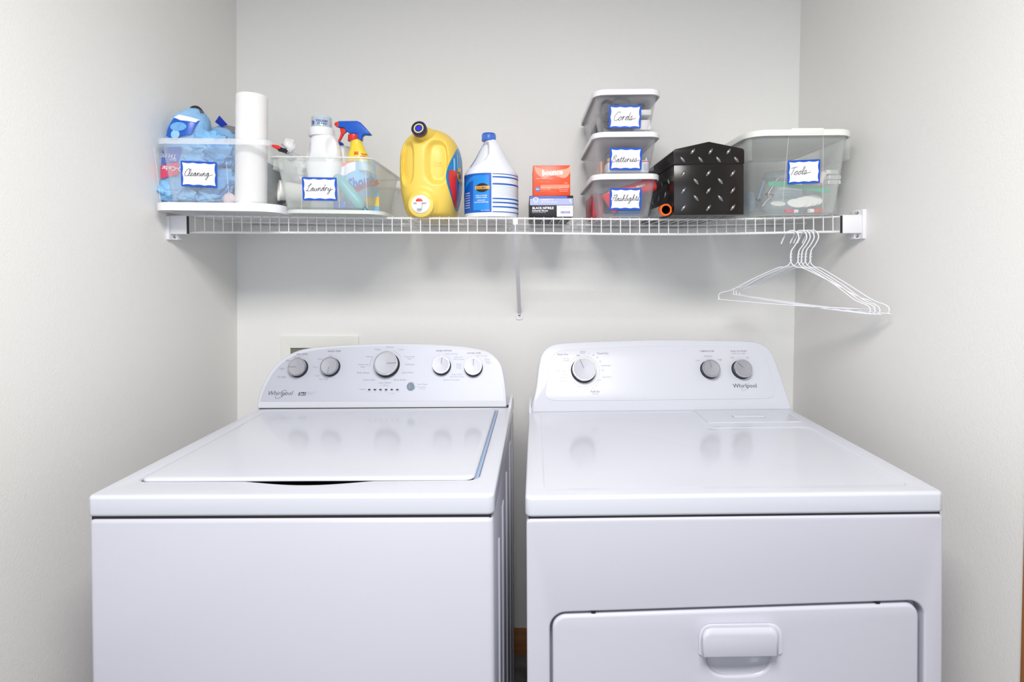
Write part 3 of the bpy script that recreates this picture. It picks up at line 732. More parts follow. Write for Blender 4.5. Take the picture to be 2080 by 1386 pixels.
# ================================================================ things on the shelf
def tilt_at(x): return -(deck(x-.1)-deck(x+.1))/.2
def mover(x0, z0, ang):
    """small roll about the y axis so things follow the sagging deck"""
    c, s_ = math.cos(ang), math.sin(ang)
    def f(p):
        dx, dz = p[0]-x0, p[2]-z0
        return Vector((x0+dx*c-dz*s_, p[1], z0+dx*s_+dz*c))
    return f
def bin_shell(root, x0, x1, yf, yb, z0, z1, taper, m, rim=.012, lip=.008, rmat=None, r=.03, tr=None, foot=True, ribs=()):
    """open tapered tub: x0..x1, yf..yb are the rim's outside; returns the plane of the front wall"""
    tr = tr or (lambda p: Vector(p)); cx, cy, w_, d_ = (x0+x1)/2, (yf+yb)/2, x1-x0-2*lip, yb-yf-2*lip
    def lp(k, z, ex=0): return [tr((a, b, z)) for a, b in rr(cx, cy, w_-2*taper*(1-k)+ex, d_-2*taper*(1-k)+ex, r, 6)]
    H = z1-z0; t = .0016
    bm = NB()
    L_ = [lp(0, z0+.004, -.02), lp(0, z0+.0005, -.010), lp(0, z0+.002, -.003), lp(.02, z0+.008), lp(.5, z0+H*.5), lp(1, z1-rim*.5),
          lp(1, z1-rim*.5, -2*t), lp(.5, z0+H*.5, -2*t), lp(.02, z0+.009, -2*t), lp(0, z0+.006, -.02)]
    loft(bm, L_); obj('tub', bm, m, root, 50)
    if rim:
        bm = NB()
        loft(bm, [lp(1, z1-rim, 2*lip-.003), lp(1, z1-rim, 2*lip), lp(1, z1-.002, 2*lip), lp(1, z1, 2*lip-.003), lp(1, z1, 0), lp(1, z1-.003, -.002), lp(1, z1-.004, 2*lip-.004)], False, False, True)
        obj('rim', bm, rmat or BINRIM, root, 50)
    bl, tl = tr((cx, yf+lip+taper, z0)), tr((cx, yf+lip, z1)); up = (tl-bl).normalized()
    xd = (tr((x1, yf, z0))-tr((x0, yf, z0))).normalized(); n_ = up.cross(xd)
    if n_.y > 0: n_ = -n_
    return Plane(tr((cx, yf+lip+taper*.5-.0002, (z0+z1)/2)), n_, up)
def lid(root, x0, x1, yf, yb, z0, z1, m, r=.03, tr=None, flange=.012, inset=.010, name='lid'):
    tr = tr or (lambda p: Vector(p)); cx, cy = (x0+x1)/2, (yf+yb)/2
    def lp(z, e): return [tr((a, b, z)) for a, b in rr(cx, cy, x1-x0-2*e, yb-yf-2*e, r, 7)]
    bm = NB()
    loft(bm, [lp(z1-.006, .006), lp(z0, .003), lp(z0, 0), lp(z1-.002, 0), lp(z1, .002), lp(z1, inset), lp(z1-.0025, inset+.003)])
    return obj(name, bm, m, root, 50)

class Body:
    """upright body of rounded-box sections: rows of (z, half width, half depth, exponent, x shift)"""
    def __init__(s, cx, cy, rows, disp=None):
        s.cx, s.cy, s.disp = cx, cy, disp
        pts = cr([(r[0]*10, r[1]*10, r[2]*10) for r in rows], 6); ex = cr([(r[3], r[4] if len(r) > 4 else 0, 0) for r in rows], 6)
        s.rows = [(p.x/10, max(p.y/10, .0004), max(p.z/10, .0004), max(e.x, 2), e.y) for p, e in zip(pts, ex)]
    def at(s, z):
        R_ = s.rows
        if z <= R_[0][0]: return R_[0]
        for a, b in zip(R_, R_[1:]):
            if a[0] <= z <= b[0]:
                t = (z-a[0])/max(b[0]-a[0], 1e-9); return tuple(i+(j-i)*t for i, j in zip(a, b))
        return R_[-1]
    def mesh(s, n=64):
        loops = []
        for z, hw, hd, e, sx in s.rows:
            lp = []
            for k in range(n):
                a = 2*PI*k/n; c_, s_ = math.cos(a), math.sin(a)
                x = s.cx+sx+hw*math.copysign(abs(c_)**(2/e), c_); y = s.cy+hd*math.copysign(abs(s_)**(2/e), s_)
                p = Vector((x, y, z))
                if s.disp: p = s.disp(p, Vector((c_, s_, 0)))
                lp.append(p)
            loops.append(lp)
        return loft(NB(), loops)
    def front(s, x, z, h=.0006):
        _, hw, hd, e, sx = s.at(z); t = min(abs((x-s.cx-sx)/hw), .999)
        return Vector((x, s.cy-hd*(1-t**e)**(1/e)-h, z))
    def side(s, y, z, h=.0006, sgn=1):
        _, hw, hd, e, sx = s.at(z); t = min(abs((y-s.cy)/hd), .999)
        return Vector((s.cx+sx+sgn*(hw*(1-t**e)**(1/e)+h), y-(h*2 if y < s.cy else 0)*t**2, z))
    def wrap(s, a, z, h=.0006):
        """a = angle in radians from straight ahead, to the right positive"""
        _, hw, hd, e, sx = s.at(z); c_, s_ = math.sin(a), math.cos(a)
        return Vector((s.cx+sx+(hw+h)*math.copysign(abs(c_)**(2/e), c_), s.cy-(hd+h)*math.copysign(abs(s_)**(2/e), s_), z))
def patch(fn, a0, a1, b0, b1, h=.0006, na=24, nb=12, inside=None):
    bm = NB(); V = [[bm.verts.new(fn(a0+(a1-a0)*i/na, b0+(b1-b0)*j/nb, h)) for i in range(na+1)] for j in range(nb+1)]
    for j in range(nb):
        for i in range(na):
            if inside is None or inside((i+.5)/na*2-1, (j+.5)/nb*2-1): bm.faces.new((V[j][i], V[j][i+1], V[j+1][i+1], V[j+1][i]))
    if inside is not None: bmesh.ops.delete(bm, geom=[v for v in bm.verts if not v.link_faces], context='VERTS')
    return bm
def oval(fn, ca, cb, ra, rb, h=.0006, n=36, rings=5, f=None):
    """filled oval following a surface"""
    bm = NB(); c0 = bm.verts.new(fn(ca, cb, h)); prev = None
    for k in range(1, rings+1):
        ring = [bm.verts.new(fn(ca+ra*k/rings*math.cos(2*PI*i/n), cb+rb*k/rings*math.sin(2*PI*i/n), h)) for i in range(n)]
        for i in range(n):
            if prev is None: bm.faces.new((c0, ring[i], ring[(i+1) % n]))
            else: bm.faces.new((prev[i], ring[i], ring[(i+1) % n], prev[(i+1) % n]))
        prev = ring
    return bm
def lump(c, sx, sy, sz, seed, amp=.28, sub=5, crease=.22, freq=1.6):
    """crumpled cloth: one closed folded surface"""
    bm = NB(); bmesh.ops.create_icosphere(bm, subdivisions=sub, radius=1); o = Vector((seed*7.3, seed*3.1, seed*1.7))
    for v in bm.verts:
        p = v.co.normalized()
        wv = p+.35*noise.noise_vector(p*1.3+o)
        r1 = 1-min(1, abs(noise.noise(wv*freq*.95+o*2))*2.6); r2 = 1-min(1, abs(noise.noise(wv*freq*1.9+o))*2.4)
        d = 1+amp*noise.noise(p*freq+o)+crease*(.8*r1*r1-.25)+crease*.30*(r2*r2-.25)
        q = p*d; v.co = Vector((c[0]+q.x*sx, c[1]+q.y*sy, c[2]+q.z*sz))
    return bm

# ---------------------------------------------------------------- tray lid + cleaning tub
ym = 1.43
xa = xl(1.48)+.004; xb = P(571, 430, y=1.45).x
def dk(x): return deck(x)
xm = (xa+xb)/2; ang = math.atan2(dk(xb)-dk(xa), xb-xa); zt0 = dk(xm)
mv = mover(xm, zt0, ang)
tz1 = zt0+.0215
tl_ = thing('flat_tray', 'white plastic bin cover lying flat on the shelf under the Cleaning bin', 'tray', mv((xm, 1.63, zt0)))
lid(tl_, xa, xb, 1.408, 1.835, zt0, tz1, LIDW, r=.05, tr=mv, inset=.014)
cx0, cx1 = xl(1.66)+.011, P(544, 290, y=1.42).x
cb = thing('storage_bin', 'clear plastic bin tagged Cleaning, full of blue cloths, on the left end of the shelf', 'bin', mv((xm, 1.62, tz1)), 'labelled storage bins')
CZ0 = tz1-.001; CZ1 = P(420, 282, y=1.42).z
cpl = bin_shell(cb, cx0, cx1, 1.412, 1.825, CZ0, CZ1, .018, BIN, .016, .007, BINRIM, r=.028, tr=mv)
bm = NB(); 
for a_, b__ in (((313, 300), (327, 414)), ((460, 330), (466, 412))):
    tube(bm, [cpl.hit(*a_)+cpl.n*.0006, cpl.hit(*b__)+cpl.n*.0006], .0007, 6); obj('moulded_rib', bm, BINRIM, cb); bm = NB()
bm.free()
tag_card(cb, cpl, 404.5, 354, 73, 52, 'Cleaning', rot=-.035, wfrac=.78, tail=1.2)
FL = CZ0+.007                                   # inside floor level
# packaged mop refill
pk = P(378, 300, y=1.50); rows = []
for py, hw, hd in ((412, 40, .030), (408, 46, .042), (380, 47, .050), (330, 46, .052), (290, 44, .050), (255, 41, .046), (236, 34, .036), (224, 20, .02), (219, 10, .010)):
    cpx = {412: 372, 408: 372, 380: 372, 330: 372, 290: 376, 255: 381, 236: 383, 224: 388, 219: 391}[py]
    q = P(cpx, py, y=1.49); rows.append((q.z, hw*1.49/F*.9, hd, 2.4, q.x-pk.x))
def wrinkle(p, n_):
    k = noise.noise(p*28)*.006+(abs(noise.noise(p*60))-.25)*.006
    return p+n_*k
mb = Body(pk.x, 1.505, rows, wrinkle)
mr = thing('mop_refill_pack', 'blue mop refill in printed film with black hook, left in the Cleaning bin', 'package', (pk.x, 1.505, rows[0][0]))
obj('mop_cloth', mb.mesh(56), CLOTH, mr, 70)
mf = Body(pk.x, 1.505, [(z, hw+.004, hd+.006, e, sx) for z, hw, hd, e, sx in rows])
obj('film_wrap', mf.mesh(48), FILM, mr, 70)
mfn = lambda x, z, h: mf.front(x, z, h)
def pxz(px, py, yy=1.455): q = P(px, py, y=yy); return q.x, q.z
def poly_on(fn, pxs, h, yy, dense=10):
    """fill a pixel polygon onto a surface as a fine grid clipped to it"""
    pts = [pxz(px, py, yy) for px, py in pxs]
    x0, x1 = min(p[0] for p in pts), max(p[0] for p in pts); z0, z1 = min(p[1] for p in pts), max(p[1] for p in pts)
    def ins(x, z):
        c_ = False
        for i in range(len(pts)):
            (xa_, za), (xb_, zb) = pts[i-1], pts[i]
            if (za > z) != (zb > z) and x < (xb_-xa_)*(z-za)/(zb-za)+xa_: c_ = not c_
        return c_
    n_ = dense*5
    return patch(fn, x0, x1, z0, z1, h, n_, n_, lambda a_, b__: ins(x0+(a_+1)/2*(x1-x0), z0+(b__+1)/2*(z1-z0)))
obj('printed_band', poly_on(mfn, [(333, 300), (372, 300), (366, 330), (327, 335)], .001, 1.455), mat('violet_blue_print', (.09, .16, .55), .35), mr, 0)
rb = obj('red_band', poly_on(mfn, [(326, 337), (366, 331), (366, 356), (326, 364)], .0012, 1.455), mat('raspberry_print', (.75, .06, .16), .35), mr, 0)
x_, z_ = pxz(346, 344); obj('lettering', text_bm('O-Cedar', mfn, x_+.010, z_, width=.060, h=.003, rot=PI-.08, bold=.02), PAPER, rb, 0)
x_, z_ = pxz(344, 318); bm = text_bm('TH MO', mfn, x_, z_, width=.052, h=.003, rot=PI-.12)
x_, z_ = pxz(356, 326); text_bm('PACK', mfn, x_, z_, width=.018, h=.003, rot=PI-.12, bm=bm); obj('lettering', bm, PAPER, mr, 0)['kind'] = 'stuff'
lb = obj('printed_label', poly_on(mfn, [(340, 262), (352, 240), (398, 243), (388, 272), (350, 283), (338, 276)], .0012, 1.455), BLUEP, mr, 0)
obj('white_stripe', poly_on(mfn, [(352, 238), (362, 232), (398, 240), (394, 247), (368, 245)], .0016, 1.455), PAPER, lb, 0)
x_, z_ = pxz(359, 274); obj('emblem', oval(mfn, x_, z_, .012, .012, .002, 20, 3), LCYAN, lb, 0)
x_, z_ = pxz(364, 258); obj('cloth_picture', oval(mfn, x_, z_, .022, .012, .0022, 24, 3), CLOTHD, lb, 0)
bm = NB(); q = P(397, 222, y=1.50); tube(bm, cr([q+Vector((-.014, 0, -.004)), q+Vector((-.008, 0, .003)), q+Vector((.004, 0, .004)), q+Vector((.014, 0, -.004)), q+Vector((.018, 0, -.012))], 4), .0055, 10)
obj('black_hook', bm, BLACKP, mr)
# second pack, behind towards the right
q = P(457, 300, y=1.60); rows = []
for py, hw, hd in ((425, 30, .035), (400, 46, .045), (330, 50, .050), (285, 47, .045), (266, 36, .03), (258, 18, .012), (255, 9, .006)):
    p_ = P(452, py, y=1.60); rows.append((p_.z, hw*1.6/F*.78, hd, 2.2, p_.x-q.x))
m2 = Body(q.x, 1.60, rows, wrinkle)
m2r = thing('mop_refill_pack', 'blue mop refill with a dark blue corner tag, beside the paper towel roll', 'package', (q.x, 1.60, rows[0][0]))
obj('mop_cloth', m2.mesh(48), CLOTH, m2r, 70); obj('film_wrap', Body(q.x, 1.60, [(z, hw+.003, hd+.004, e, sx) for z, hw, hd, e, sx in rows]).mesh(40), FILM, m2r, 70)
bm = slab([[pxz(*p, 1.57) for p in ((437, 248), (446, 235), (463, 254), (450, 258))][::-1]], lambda a_, b__, h: Vector((a_, 1.57-h, b__)), 0, .0012); obj('corner_tag', bm, BLUETAG, m2r, 0)
bm = slab([[pxz(*p, 1.57) for p in ((450, 258), (463, 254), (481, 258), (481, 268), (470, 270))][::-1]], lambda a_, b__, h: Vector((a_, 1.575-h, b__)), 0, .001); obj('grey_header', bm, mat('grey_card', (.25, .24, .25), .5), m2r, 0)
bm = slab([[pxz(*p, 1.55) for p in ((455, 275), (460, 276), (461, 282), (457, 282))][::-1]], lambda a_, b__, h: Vector((a_, 1.548-h, b__)), 0, .001); obj('red_mark', bm, RED, m2r, 0)
# crumpled cloths
cl = [(424, 292, 1.475, .048, .028, .034, 3, 'pale blue microfibre cloth bulging above the Cleaning bin rim'),
      (396, 330, 1.462, .040, .024, .030, 5, 'blue microfibre cloth folded above the Cleaning tag'),
      (447, 318, 1.462, .042, .024, .034, 8, 'blue microfibre cloth between the Cleaning tag and paper towels, upper one'),
      (448, 368, 1.458, .040, .022, .034, 12, 'blue microfibre cloth right of the Cleaning tag, lower one'),
      (350, 386, 1.462, .038, .024, .030, 17, 'blue microfibre cloth in the lower left of the Cleaning bin'),
      (392, 398, 1.462, .036, .022, .022, 21, 'blue microfibre cloth under the Cleaning tag'),
      (430, 400, 1.460, .034, .020, .022, 29, 'rolled blue microfibre cloth at the bottom beside the pink foam')]
for px, py, yy, sx, sy, sz, sd, lab in cl:
    q = P(px, py, y=yy+.01)
    o = obj('microfibre_cloth', lump(q, sx, sy, sz, sd, .34, 5, .34), CLOTH if sd % 2 else CLOTHD, None, 180, loc=q); tag(o, lab, 'cloth', 'blue cloths in the cleaning bin')
q = P(466, 406, y=1.452); o = obj('foam_ball', lump(q, .017, .014, .019, 2, .08, 3, .03), SKIN, None, 70, loc=q); tag(o, 'pale pink foam piece at the bottom of the Cleaning bin', 'sponge')
# paper towels
q = P(510, 419, y=1.478); qt = P(512, 195, y=1.478); ax = (qt-q); ax.y = 0
pr_ = thing('paper_towel_roll', 'white paper towel roll standing upright in the Cleaning bin', 'paper towels', q)
bm = NB(); H = ax.length; prof = [(.0395, 0), (.0402, .003)]+[(.0405+.0003*math.sin(i*1.3), .003+(H-.008)*i/24) for i in range(25)]+[(.0400, H-.002), (.038, H), (.019, H-.001), (.0185, H-.02)]
prof = [(r_*.99, h) for r_, h in prof]
lathe(bm, prof, q, ax, 56); obj('towel_sheets', bm, PAPERT, pr_, 45)
bm = NB(); lathe(bm, [(.0186, .004), (.0186, H-.0005), (.0172, H-.0005), (.0172, .004)], q, ax, 32, (False, False)); obj('cardboard_core', bm, mat('cardboard', (.45, .33, .22), .8), pr_)
# dark cloth behind, between the two bins
q = P(551, 385, y=1.60); o = obj('dark_cloth', lump((q.x+.002, 1.60, dk(q.x)+.092), .038, .07, .062, 4, .2, 5, .2), DKGREY, None, 180, loc=q)
tag(o, 'dark grey fleecy cloth standing between the Cleaning and Laundry bins', 'cloth')

# ---------------------------------------------------------------- laundry tub
lx0, lx1 = P(541, 320, y=1.43).x, P(754, 324, y=1.43).x
xm = (lx0+lx1)/2; zt0 = dk(xm); ang = math.atan2(dk(lx1)-dk(lx0), lx1-lx0); mv = mover(xm, zt0, ang)
l2 = thing('flat_tray', 'milky translucent bin cover lying flat under the Laundry bin', 'tray', (xm, 1.63, zt0))
lz = zt0+.010
lid(l2, xb+.002, lx1+.022, 1.440, 1.84, zt0, lz, mat('milky_lid_plastic', (.80, .84, .82), .3, alpha=.75), r=.05, tr=mv, inset=.012)
LZ1 = P(646, 318, y=1.43).z
lb_ = thing('storage_bin', 'milky clear bin tagged Laundry holding detergent and spray bottles', 'bin', (xm, 1.62, lz), 'labelled storage bins')
lpl = bin_shell(lb_, lx0, lx1, 1.424, 1.815, lz-.001, LZ1, .020, BINMILKY, .004, .012, mat('milky_rim_plastic', (.84, .88, .86), .25, alpha=.55), r=.03, tr=mv)
for sx_, x_ in ((1, lx0+.012), (-1, lx1-.012)):
    bm = NB(); x2 = x_+sx_*.030
    loft(bm, [[mv((a_, b__, z)) for a_, b__ in rr((x_+x2)/2-sx_*dd, 1.424+.05, abs(x2-x_)-.004, .085, .006, 3)] for z, dd in ((LZ1-.006, 0), (LZ1-.030, .001), (LZ1-.034, .003))], False, True)
    obj('moulded_grip', bm, BINMILKY, lb_, 50)
for a_, b__ in (((612, 330), (613, 424)), ((684, 330), (690, 424)), ((742, 330), (746, 424))):
    bm = NB(); tube(bm, [lpl.hit(*a_)+lpl.n*.0004, lpl.hit(*b__)+lpl.n*.0004], .0007, 6); obj('moulded_rib', bm, BINRIM, lb_)
tag_card(lb_, lpl, 649.5, 384, 70, 47, 'Laundry', rot=-.005, wfrac=.78, tail=.3)
LF = lz+.0065
# detergent bottle
q = P(652, 420, y=1.56)
def zrow(py, y, px=652): return P(px, py, y=y).z
rows = [(LF, .032, .030, 3), (LF+.004, .037, .034, 3), (zrow(400, 1.56), .038, .034, 3), (zrow(330, 1.56), .052, .036, 2.6), (zrow(308, 1.56), .050, .036, 2.4), (zrow(288, 1.56), .041, .034, 2.2), (zrow(275, 1.56), .030, .030, 2), (zrow(270, 1.56), .029, .029, 2)]
rows = [(z, hw*.96, hd, e, P(652+ (657-652)*0, 0, y=1.56).x-q.x) for z, hw, hd, e in rows]
c0 = P(654, 300, y=1.56).x
def grips(p, n_):
    dz = (p.z-zrow(305, 1.56))/.030
    for sx in (-1, 1):
        dx = (p.x-(c0+sx*.034))/.013; g = max(0, 1-dx*dx-dz*dz)
        if p.y < 1.56 and g > 0: p = p+Vector((0, .012*g**.7, 0))
    return p
db = Body(c0, 1.56, rows, grips)
dt = thing('detergent_bottle', 'white detergent bottle with clear measuring cap in the Laundry bin', 'bottle', (c0, 1.56, LF))
obj('bottle_body', db.mesh(72), WHITEP, dt, 60)
b0_ = Vector((c0, 1.56, 0))
bm = NB(); zz = [zrow(280, 1.56), zrow(277, 1.56), zrow(266, 1.56), zrow(262, 1.56)]
lathe(bm, [(.030, zz[0]), (.0355, zz[0]+.002), (.036, zz[1]), (.0355, zz[2]), (.033, zz[3]), (.029, zz[3])], b0_, (0, 0, 1), 44); obj('bottle_collar', bm, WHITEP, dt)
bm = NB(); z0_, z1_ = zrow(263, 1.56), zrow(238, 1.56)
lathe(bm, [(.0285, z0_), (.0285, z1_-.003), (.0265, z1_), (.024, z1_), (.0262, z1_-.004), (.0262, z0_)], b0_, (0, 0, 1), 44, (False, False)); cp = obj('measuring_cap', bm, CLEARCAP, dt)
bm = NB(); lathe(bm, [(.0255, z0_+.001), (.0255, z1_-.004), (.02, z1_-.002)], b0_, (0, 0, 1), 44); obj('cap_liner', bm, mat('pale_blue_liner', (.62, .73, .82), .3), cp)
cyl = lambda a_, z, h: Vector((c0+(.0287+h)*math.sin(a_), 1.56-(.0287+h)*math.cos(a_), z))
bm = text_bm('TOUGH', cyl, .33, zrow(244.5, 1.53), width=1.15, height=.0062, h=.0003, bold=.03); obj('cap_print', bm, BLUETAG, cp, 0)['kind'] = 'stuff'
bm = text_bm('STAINS', cyl, .38, zrow(250, 1.53), width=.95, height=.0050, h=.0003, bold=.02); obj('cap_print', bm, BLUETAG, cp, 0)['kind'] = 'stuff'
bm = text_bm('WITH', cyl, .3, zrow(256, 1.53), width=.85, height=.0050, h=.0003, bold=.02); obj('cap_print', bm, GREENINK, cp, 0)['kind'] = 'stuff'
bm = text_bm('STEM', cyl, -.62, zrow(248, 1.53), width=.4, height=.012, h=.0003, bold=.02); obj('cap_print', bm, BLUETAG, cp, 0)['kind'] = 'stuff'
# spray bottle
YS = 1.575
q = P(728, 380, y=YS); c1 = q.x; zs = lambda py: P(728, py, y=YS).z
rows = [(LF, .036, .020, 3), (LF+.004, .040, .024, 3), (zs(420), .041, .025, 3), (zs(380), .041, .025, 3), (zs(345), .038, .025, 2.8), (zs(318), .029, .023, 2.4, .0), (zs(302), .021, .019, 2.1, -.002), (zs(292), .017, .016, 2, -.004), (zs(287), .0165, .0165, 2, -.005), (zs(284), .0125, .0125, 2, -.0055)]
rows = [(r_[0], r_[1], r_[2], r_[3], (r_[4] if len(r_) > 4 else .006*(1-(r_[0]-LF)/(zs(318)-LF)))) for r_ in rows]
sb_ = Body(c1, YS, rows)
sp_ = thing('spray_bottle', 'stain remover spray bottle with yellow neck and blue and red trigger head', 'spray bottle', (c1, YS, LF))
obj('bottle_body', sb_.mesh(56), mat('yellow_spray_plastic', (.85, .66, .05), .3), sp_, 60)
sfn = lambda x, z, h: sb_.front(x, z, h)
yy_ = YS-.026
lbl = obj('wrap_label', poly_on(sfn, [(688, 327), (758, 327), (764, 395), (766, 437), (690, 437)], .0008, yy_), mat('shrink_label_blue', (.22, .52, .80), .3), sp_, 60)
obj('label_patch', poly_on(sfn, [(684, 327), (722, 327), (716, 340), (698, 345), (684, 347)], .0012, yy_), mat('label_salmon', (.80, .20, .14), .35), lbl, 60)
obj('label_patch', poly_on(sfn, [(684, 338), (700, 333), (722, 328), (722, 346), (700, 356), (684, 352)], .0016, yy_), LWHITE, lbl, 60)
obj('label_patch', poly_on(sfn, [(738, 405), (766, 397), (766, 418), (738, 416)], .0014, yy_), YEL, lbl, 60)
obj('label_patch', poly_on(sfn, [(700, 388), (762, 362), (766, 372), (706, 398)], .0014, yy_), LRED, lbl, 60)
x_, z_ = pxz(731, 370, yy_); obj('brand_lettering', text_bm('Shout', sfn, x_, z_, width=.072, height=.036, h=.0022, rot=.26, shear=.25, bold=.03), LBLUE, lbl, 0)['kind'] = 'stuff'
x_, z_ = pxz(724, 311, yy_+.004); bm = text_bm('36%', sfn, x_, z_, width=.013, height=.010, h=.0014, bold=.04)
x_, z_ = pxz(738, 312.5, yy_+.004); text_bm('MORE', sfn, x_, z_, width=.013, height=.004, h=.0014, bold=.03, bm=bm)
x_, z_ = pxz(736, 317, yy_+.004); text_bm('SIZE', sfn, x_, z_, width=.014, height=.003, h=.0014, bold=.03, bm=bm); obj('size_print', bm, RED, sp_, 0)['kind'] = 'stuff'
zp = lambda X, Y: P(520+X/5.774, 220+Y/5.774, y=YS)
def flat(pts, hw, m, name, root, bev=.004):
    lp = [(zp(*p).x, zp(*p).z) for p in pts]
    A = sum(lp[i-1][0]*lp[i][1]-lp[i][0]*lp[i-1][1] for i in range(len(lp)))
    if A < 0: lp = lp[::-1]
    return obj(name, slab([lp], lambda a_, b__, h: Vector((a_, YS-h, b__)), -hw, hw, bev, 3), m, root, 50)
hd_ = flat([(975, 158), (1195, 156), (1235, 175), (1300, 245), (1358, 312), (1330, 320), (1275, 315), (1250, 335), (1248, 385), (1195, 385), (1195, 310), (1110, 305), (1060, 270), (1045, 238), (978, 230)], .0105, BLUEP, 'trigger_head', sp_)
flat([(945, 170), (980, 160), (982, 232), (945, 220), (928, 200), (930, 180)], .008, RED, 'nozzle', hd_, .002)
flat([(985, 232), (1040, 238), (1072, 272), (1035, 300), (1015, 335), (985, 392), (965, 385), (985, 345), (998, 300), (992, 262)], .005, RED, 'trigger', hd_, .002)
bm = NB(); cz0, cz1 = zs(287), zs(274); cxx = zp(1148, 340).x
lathe(bm, [(.0165, cz0), (.0172, cz0+.001), (.0160, cz1-.001), (.015, cz1)], (cxx, YS, 0), (0, 0, 1), 32); obj('collar', bm, RED, sp_)
# small bottle behind
q = P(697, 330, y=1.66); zb = lambda py: P(697, py, y=1.66).z
bb = thing('small_bottle', 'white bottle with a blue cap behind the spray bottle in the Laundry bin', 'bottle', (q.x, 1.66, LF))
bm = NB(); lathe(bm, [(.026, LF), (.028, LF+.003), (.028, zb(305)), (.026, zb(300)), (.016, zb(298))], (q.x, 1.66, 0), (0, 0, 1), 36); obj('bottle_body', bm, WHITEP, bb)
bm = NB(); lathe(bm, [(.016, zb(299)), (.016, zb(292)), (.011, zb(289)), (.004, zb(288))], (q.x-.014, 1.66, 0), (0, 0, 1), 28); obj('cap', bm, BLUEP, bb)
# white cup lying down
q = P(566, 378, y=1.495); q2 = q+Vector((.085, .05, -.006))
bm = NB(); axx = (q2-q).normalized(); L_ = (q2-q).length
lathe(bm, [(.001, .006), (.024, .005), (.0245, 0), (.0285, -.001), (.0290, .003), (.0265, .006), (.022, L_)], q+Vector((0, 0, -.012)), axx, 40)
o = obj('plastic_cup', bm, mat('cream_cup_plastic', (.82, .80, .76), .35), None, 40, loc=q); tag(o, 'cream plastic cup lying on its side at the left of the Laundry bin', 'cup')
# teal bottle lying diagonally
a_, b__ = P(690, 368, y=1.478), P(738, 424, y=1.478)
tb = thing('teal_bottle', 'teal squeeze bottle lying diagonally under the stain remover spray', 'bottle', b__)
bm = NB(); tube(bm, [a_.lerp(b__, t/10)+Vector((0, .004, 0)) for t in range(-2, 11)], .02, 20, rf=lambda t: .016*(.55+.45*min(1, t*5))*(.35+.65*min(1, (1-t)*7)**.5)); obj('bottle_body', bm, TEAL, tb, 60)
bm = NB(); tube(bm, [b__+Vector((.002, .004, -.001)), b__+Vector((.010, .004, -.010))], .007, 14); obj('cap', bm, mat('dark_teal_cap', (.03, .22, .26), .3), tb)
q = P(712, 420, y=1.50); bm = NB(); box(bm, (q.x-.045, 1.49, LF), (q.x-.010, 1.52, LF+.020), .003); o = obj('blue_box', bm, BLUEP, None, loc=(q.x-.03, 1.5, LF)); tag(o, 'small blue box at the bottom of the Laundry bin', 'box')
# folded paper / cloth at the left back with pliers
o = obj('dryer_sheet', lump((P(600, 335, y=1.62).x, 1.62, P(600, 345, y=1.62).z), .040, .045, .040, 6, .3, 5, .3), mat('white_cloth', (.80, .80, .80), .9, bump=(150, .4, .002)), None, 180, loc=P(600, 345, y=1.62)); tag(o, 'crumpled white cloth behind the detergent bottle in the Laundry bin', 'cloth')
pj = thing('garden_snips', 'snips with a pointed red handle poking up behind the Laundry bin', 'snips', P(575, 305, y=1.44))
a_ = lambda X, Y: P(520+X/5.774, 220+Y/5.774, y=1.44)
bm = NB(); tube(bm, [a_(140, 432), a_(200, 442), a_(250, 458), a_(290, 480)], .005, 10, rf=lambda t: .0008+.0052*min(1, t*1.6)); obj('handle', bm, RED, pj)
bm = NB(); tube(bm, [a_(270, 480), a_(310, 490), a_(345, 500), a_(372, 515)], .006, 8); obj('pivot', bm, BLACKP, pj)
bm = NB(); tube(bm, [a_(300, 422), a_(335, 450), a_(372, 486)], .0022, 8); tube(bm, [a_(372, 486), a_(380, 515), a_(360, 528)], .003, 8); obj('blade', bm, STEEL, pj)['kind'] = 'stuff'
q = P(587, 296, y=1.50); o = obj('white_film', lump(q, .016, .012, .020, 31, .25, 4, .16), mat('white_film_plastic', (.88, .88, .90), .3, alpha=.6), None, 70, loc=q); tag(o, 'crumpled white plastic film sticking up beside the red handled snips', 'film')

# ---------------------------------------------------------------- yellow jug
YJ = 1.612; qj = P(866, 350, y=1.52); CXJ = qj.x+.001; zj = lambda py: P(870, py, y=1.51+.06*max(0, min(1, (300-py)/38))).z
z0 = dk(CXJ)
rows = [(z0, .036, .07, 2.6), (z0+.003, .050, .088, 2.8), (zj(430), .060, .100, 2.8), (zj(410), .066, .108, 3), (zj(380), .0725, .112, 3.1), (zj(340), .0745, .113, 3.1), (zj(310), .0735, .112, 3), (zj(290), .068, .106, 2.8), (zj(277), .057, .094, 2.5), (zj(268), .040, .074, 2.3), (zj(263), .020, .045, 2.1), (zj(262), .006, .014, 2)]
rows = [(r_[0], r_[1]*1.155, *r_[2:]) for r_ in rows]
def sst(a_, b__, x): t = max(0, min(1, (x-a_)/(b__-a_))); return t*t*(3-2*t)
def jd(p, n_):
    if p.y > YJ-.02: return p
    x, z = p.x-CXJ, p.z
    out = 0
    for (pa, pb, sgn) in ((813, 841, -1), (868, 909, 1)):
        xa_, xb_ = P(pa, 340, y=1.51).x-CXJ, P(pb, 340, y=1.51).x-CXJ
        zc_, hz = (zj(288)+zj(374))/2, (zj(288)-zj(374))/2
        dx = (x-(xa_+xb_)/2)/((xb_-xa_)/2); dz = (z-zc_)/hz
        d_ = (abs(dx)**3+abs(dz)**3)**(1/3)
        out = max(out, .017*(1-sst(.78, 1.08, d_)))
    bx = P(855, 415, y=1.50); rr2 = math.hypot(p.x-bx.x, z-bx.z)
    out -= .010*(1-sst(.030, .050, rr2))
    return p+Vector((0, out, 0))
jb = Body(CXJ, YJ, rows, jd)
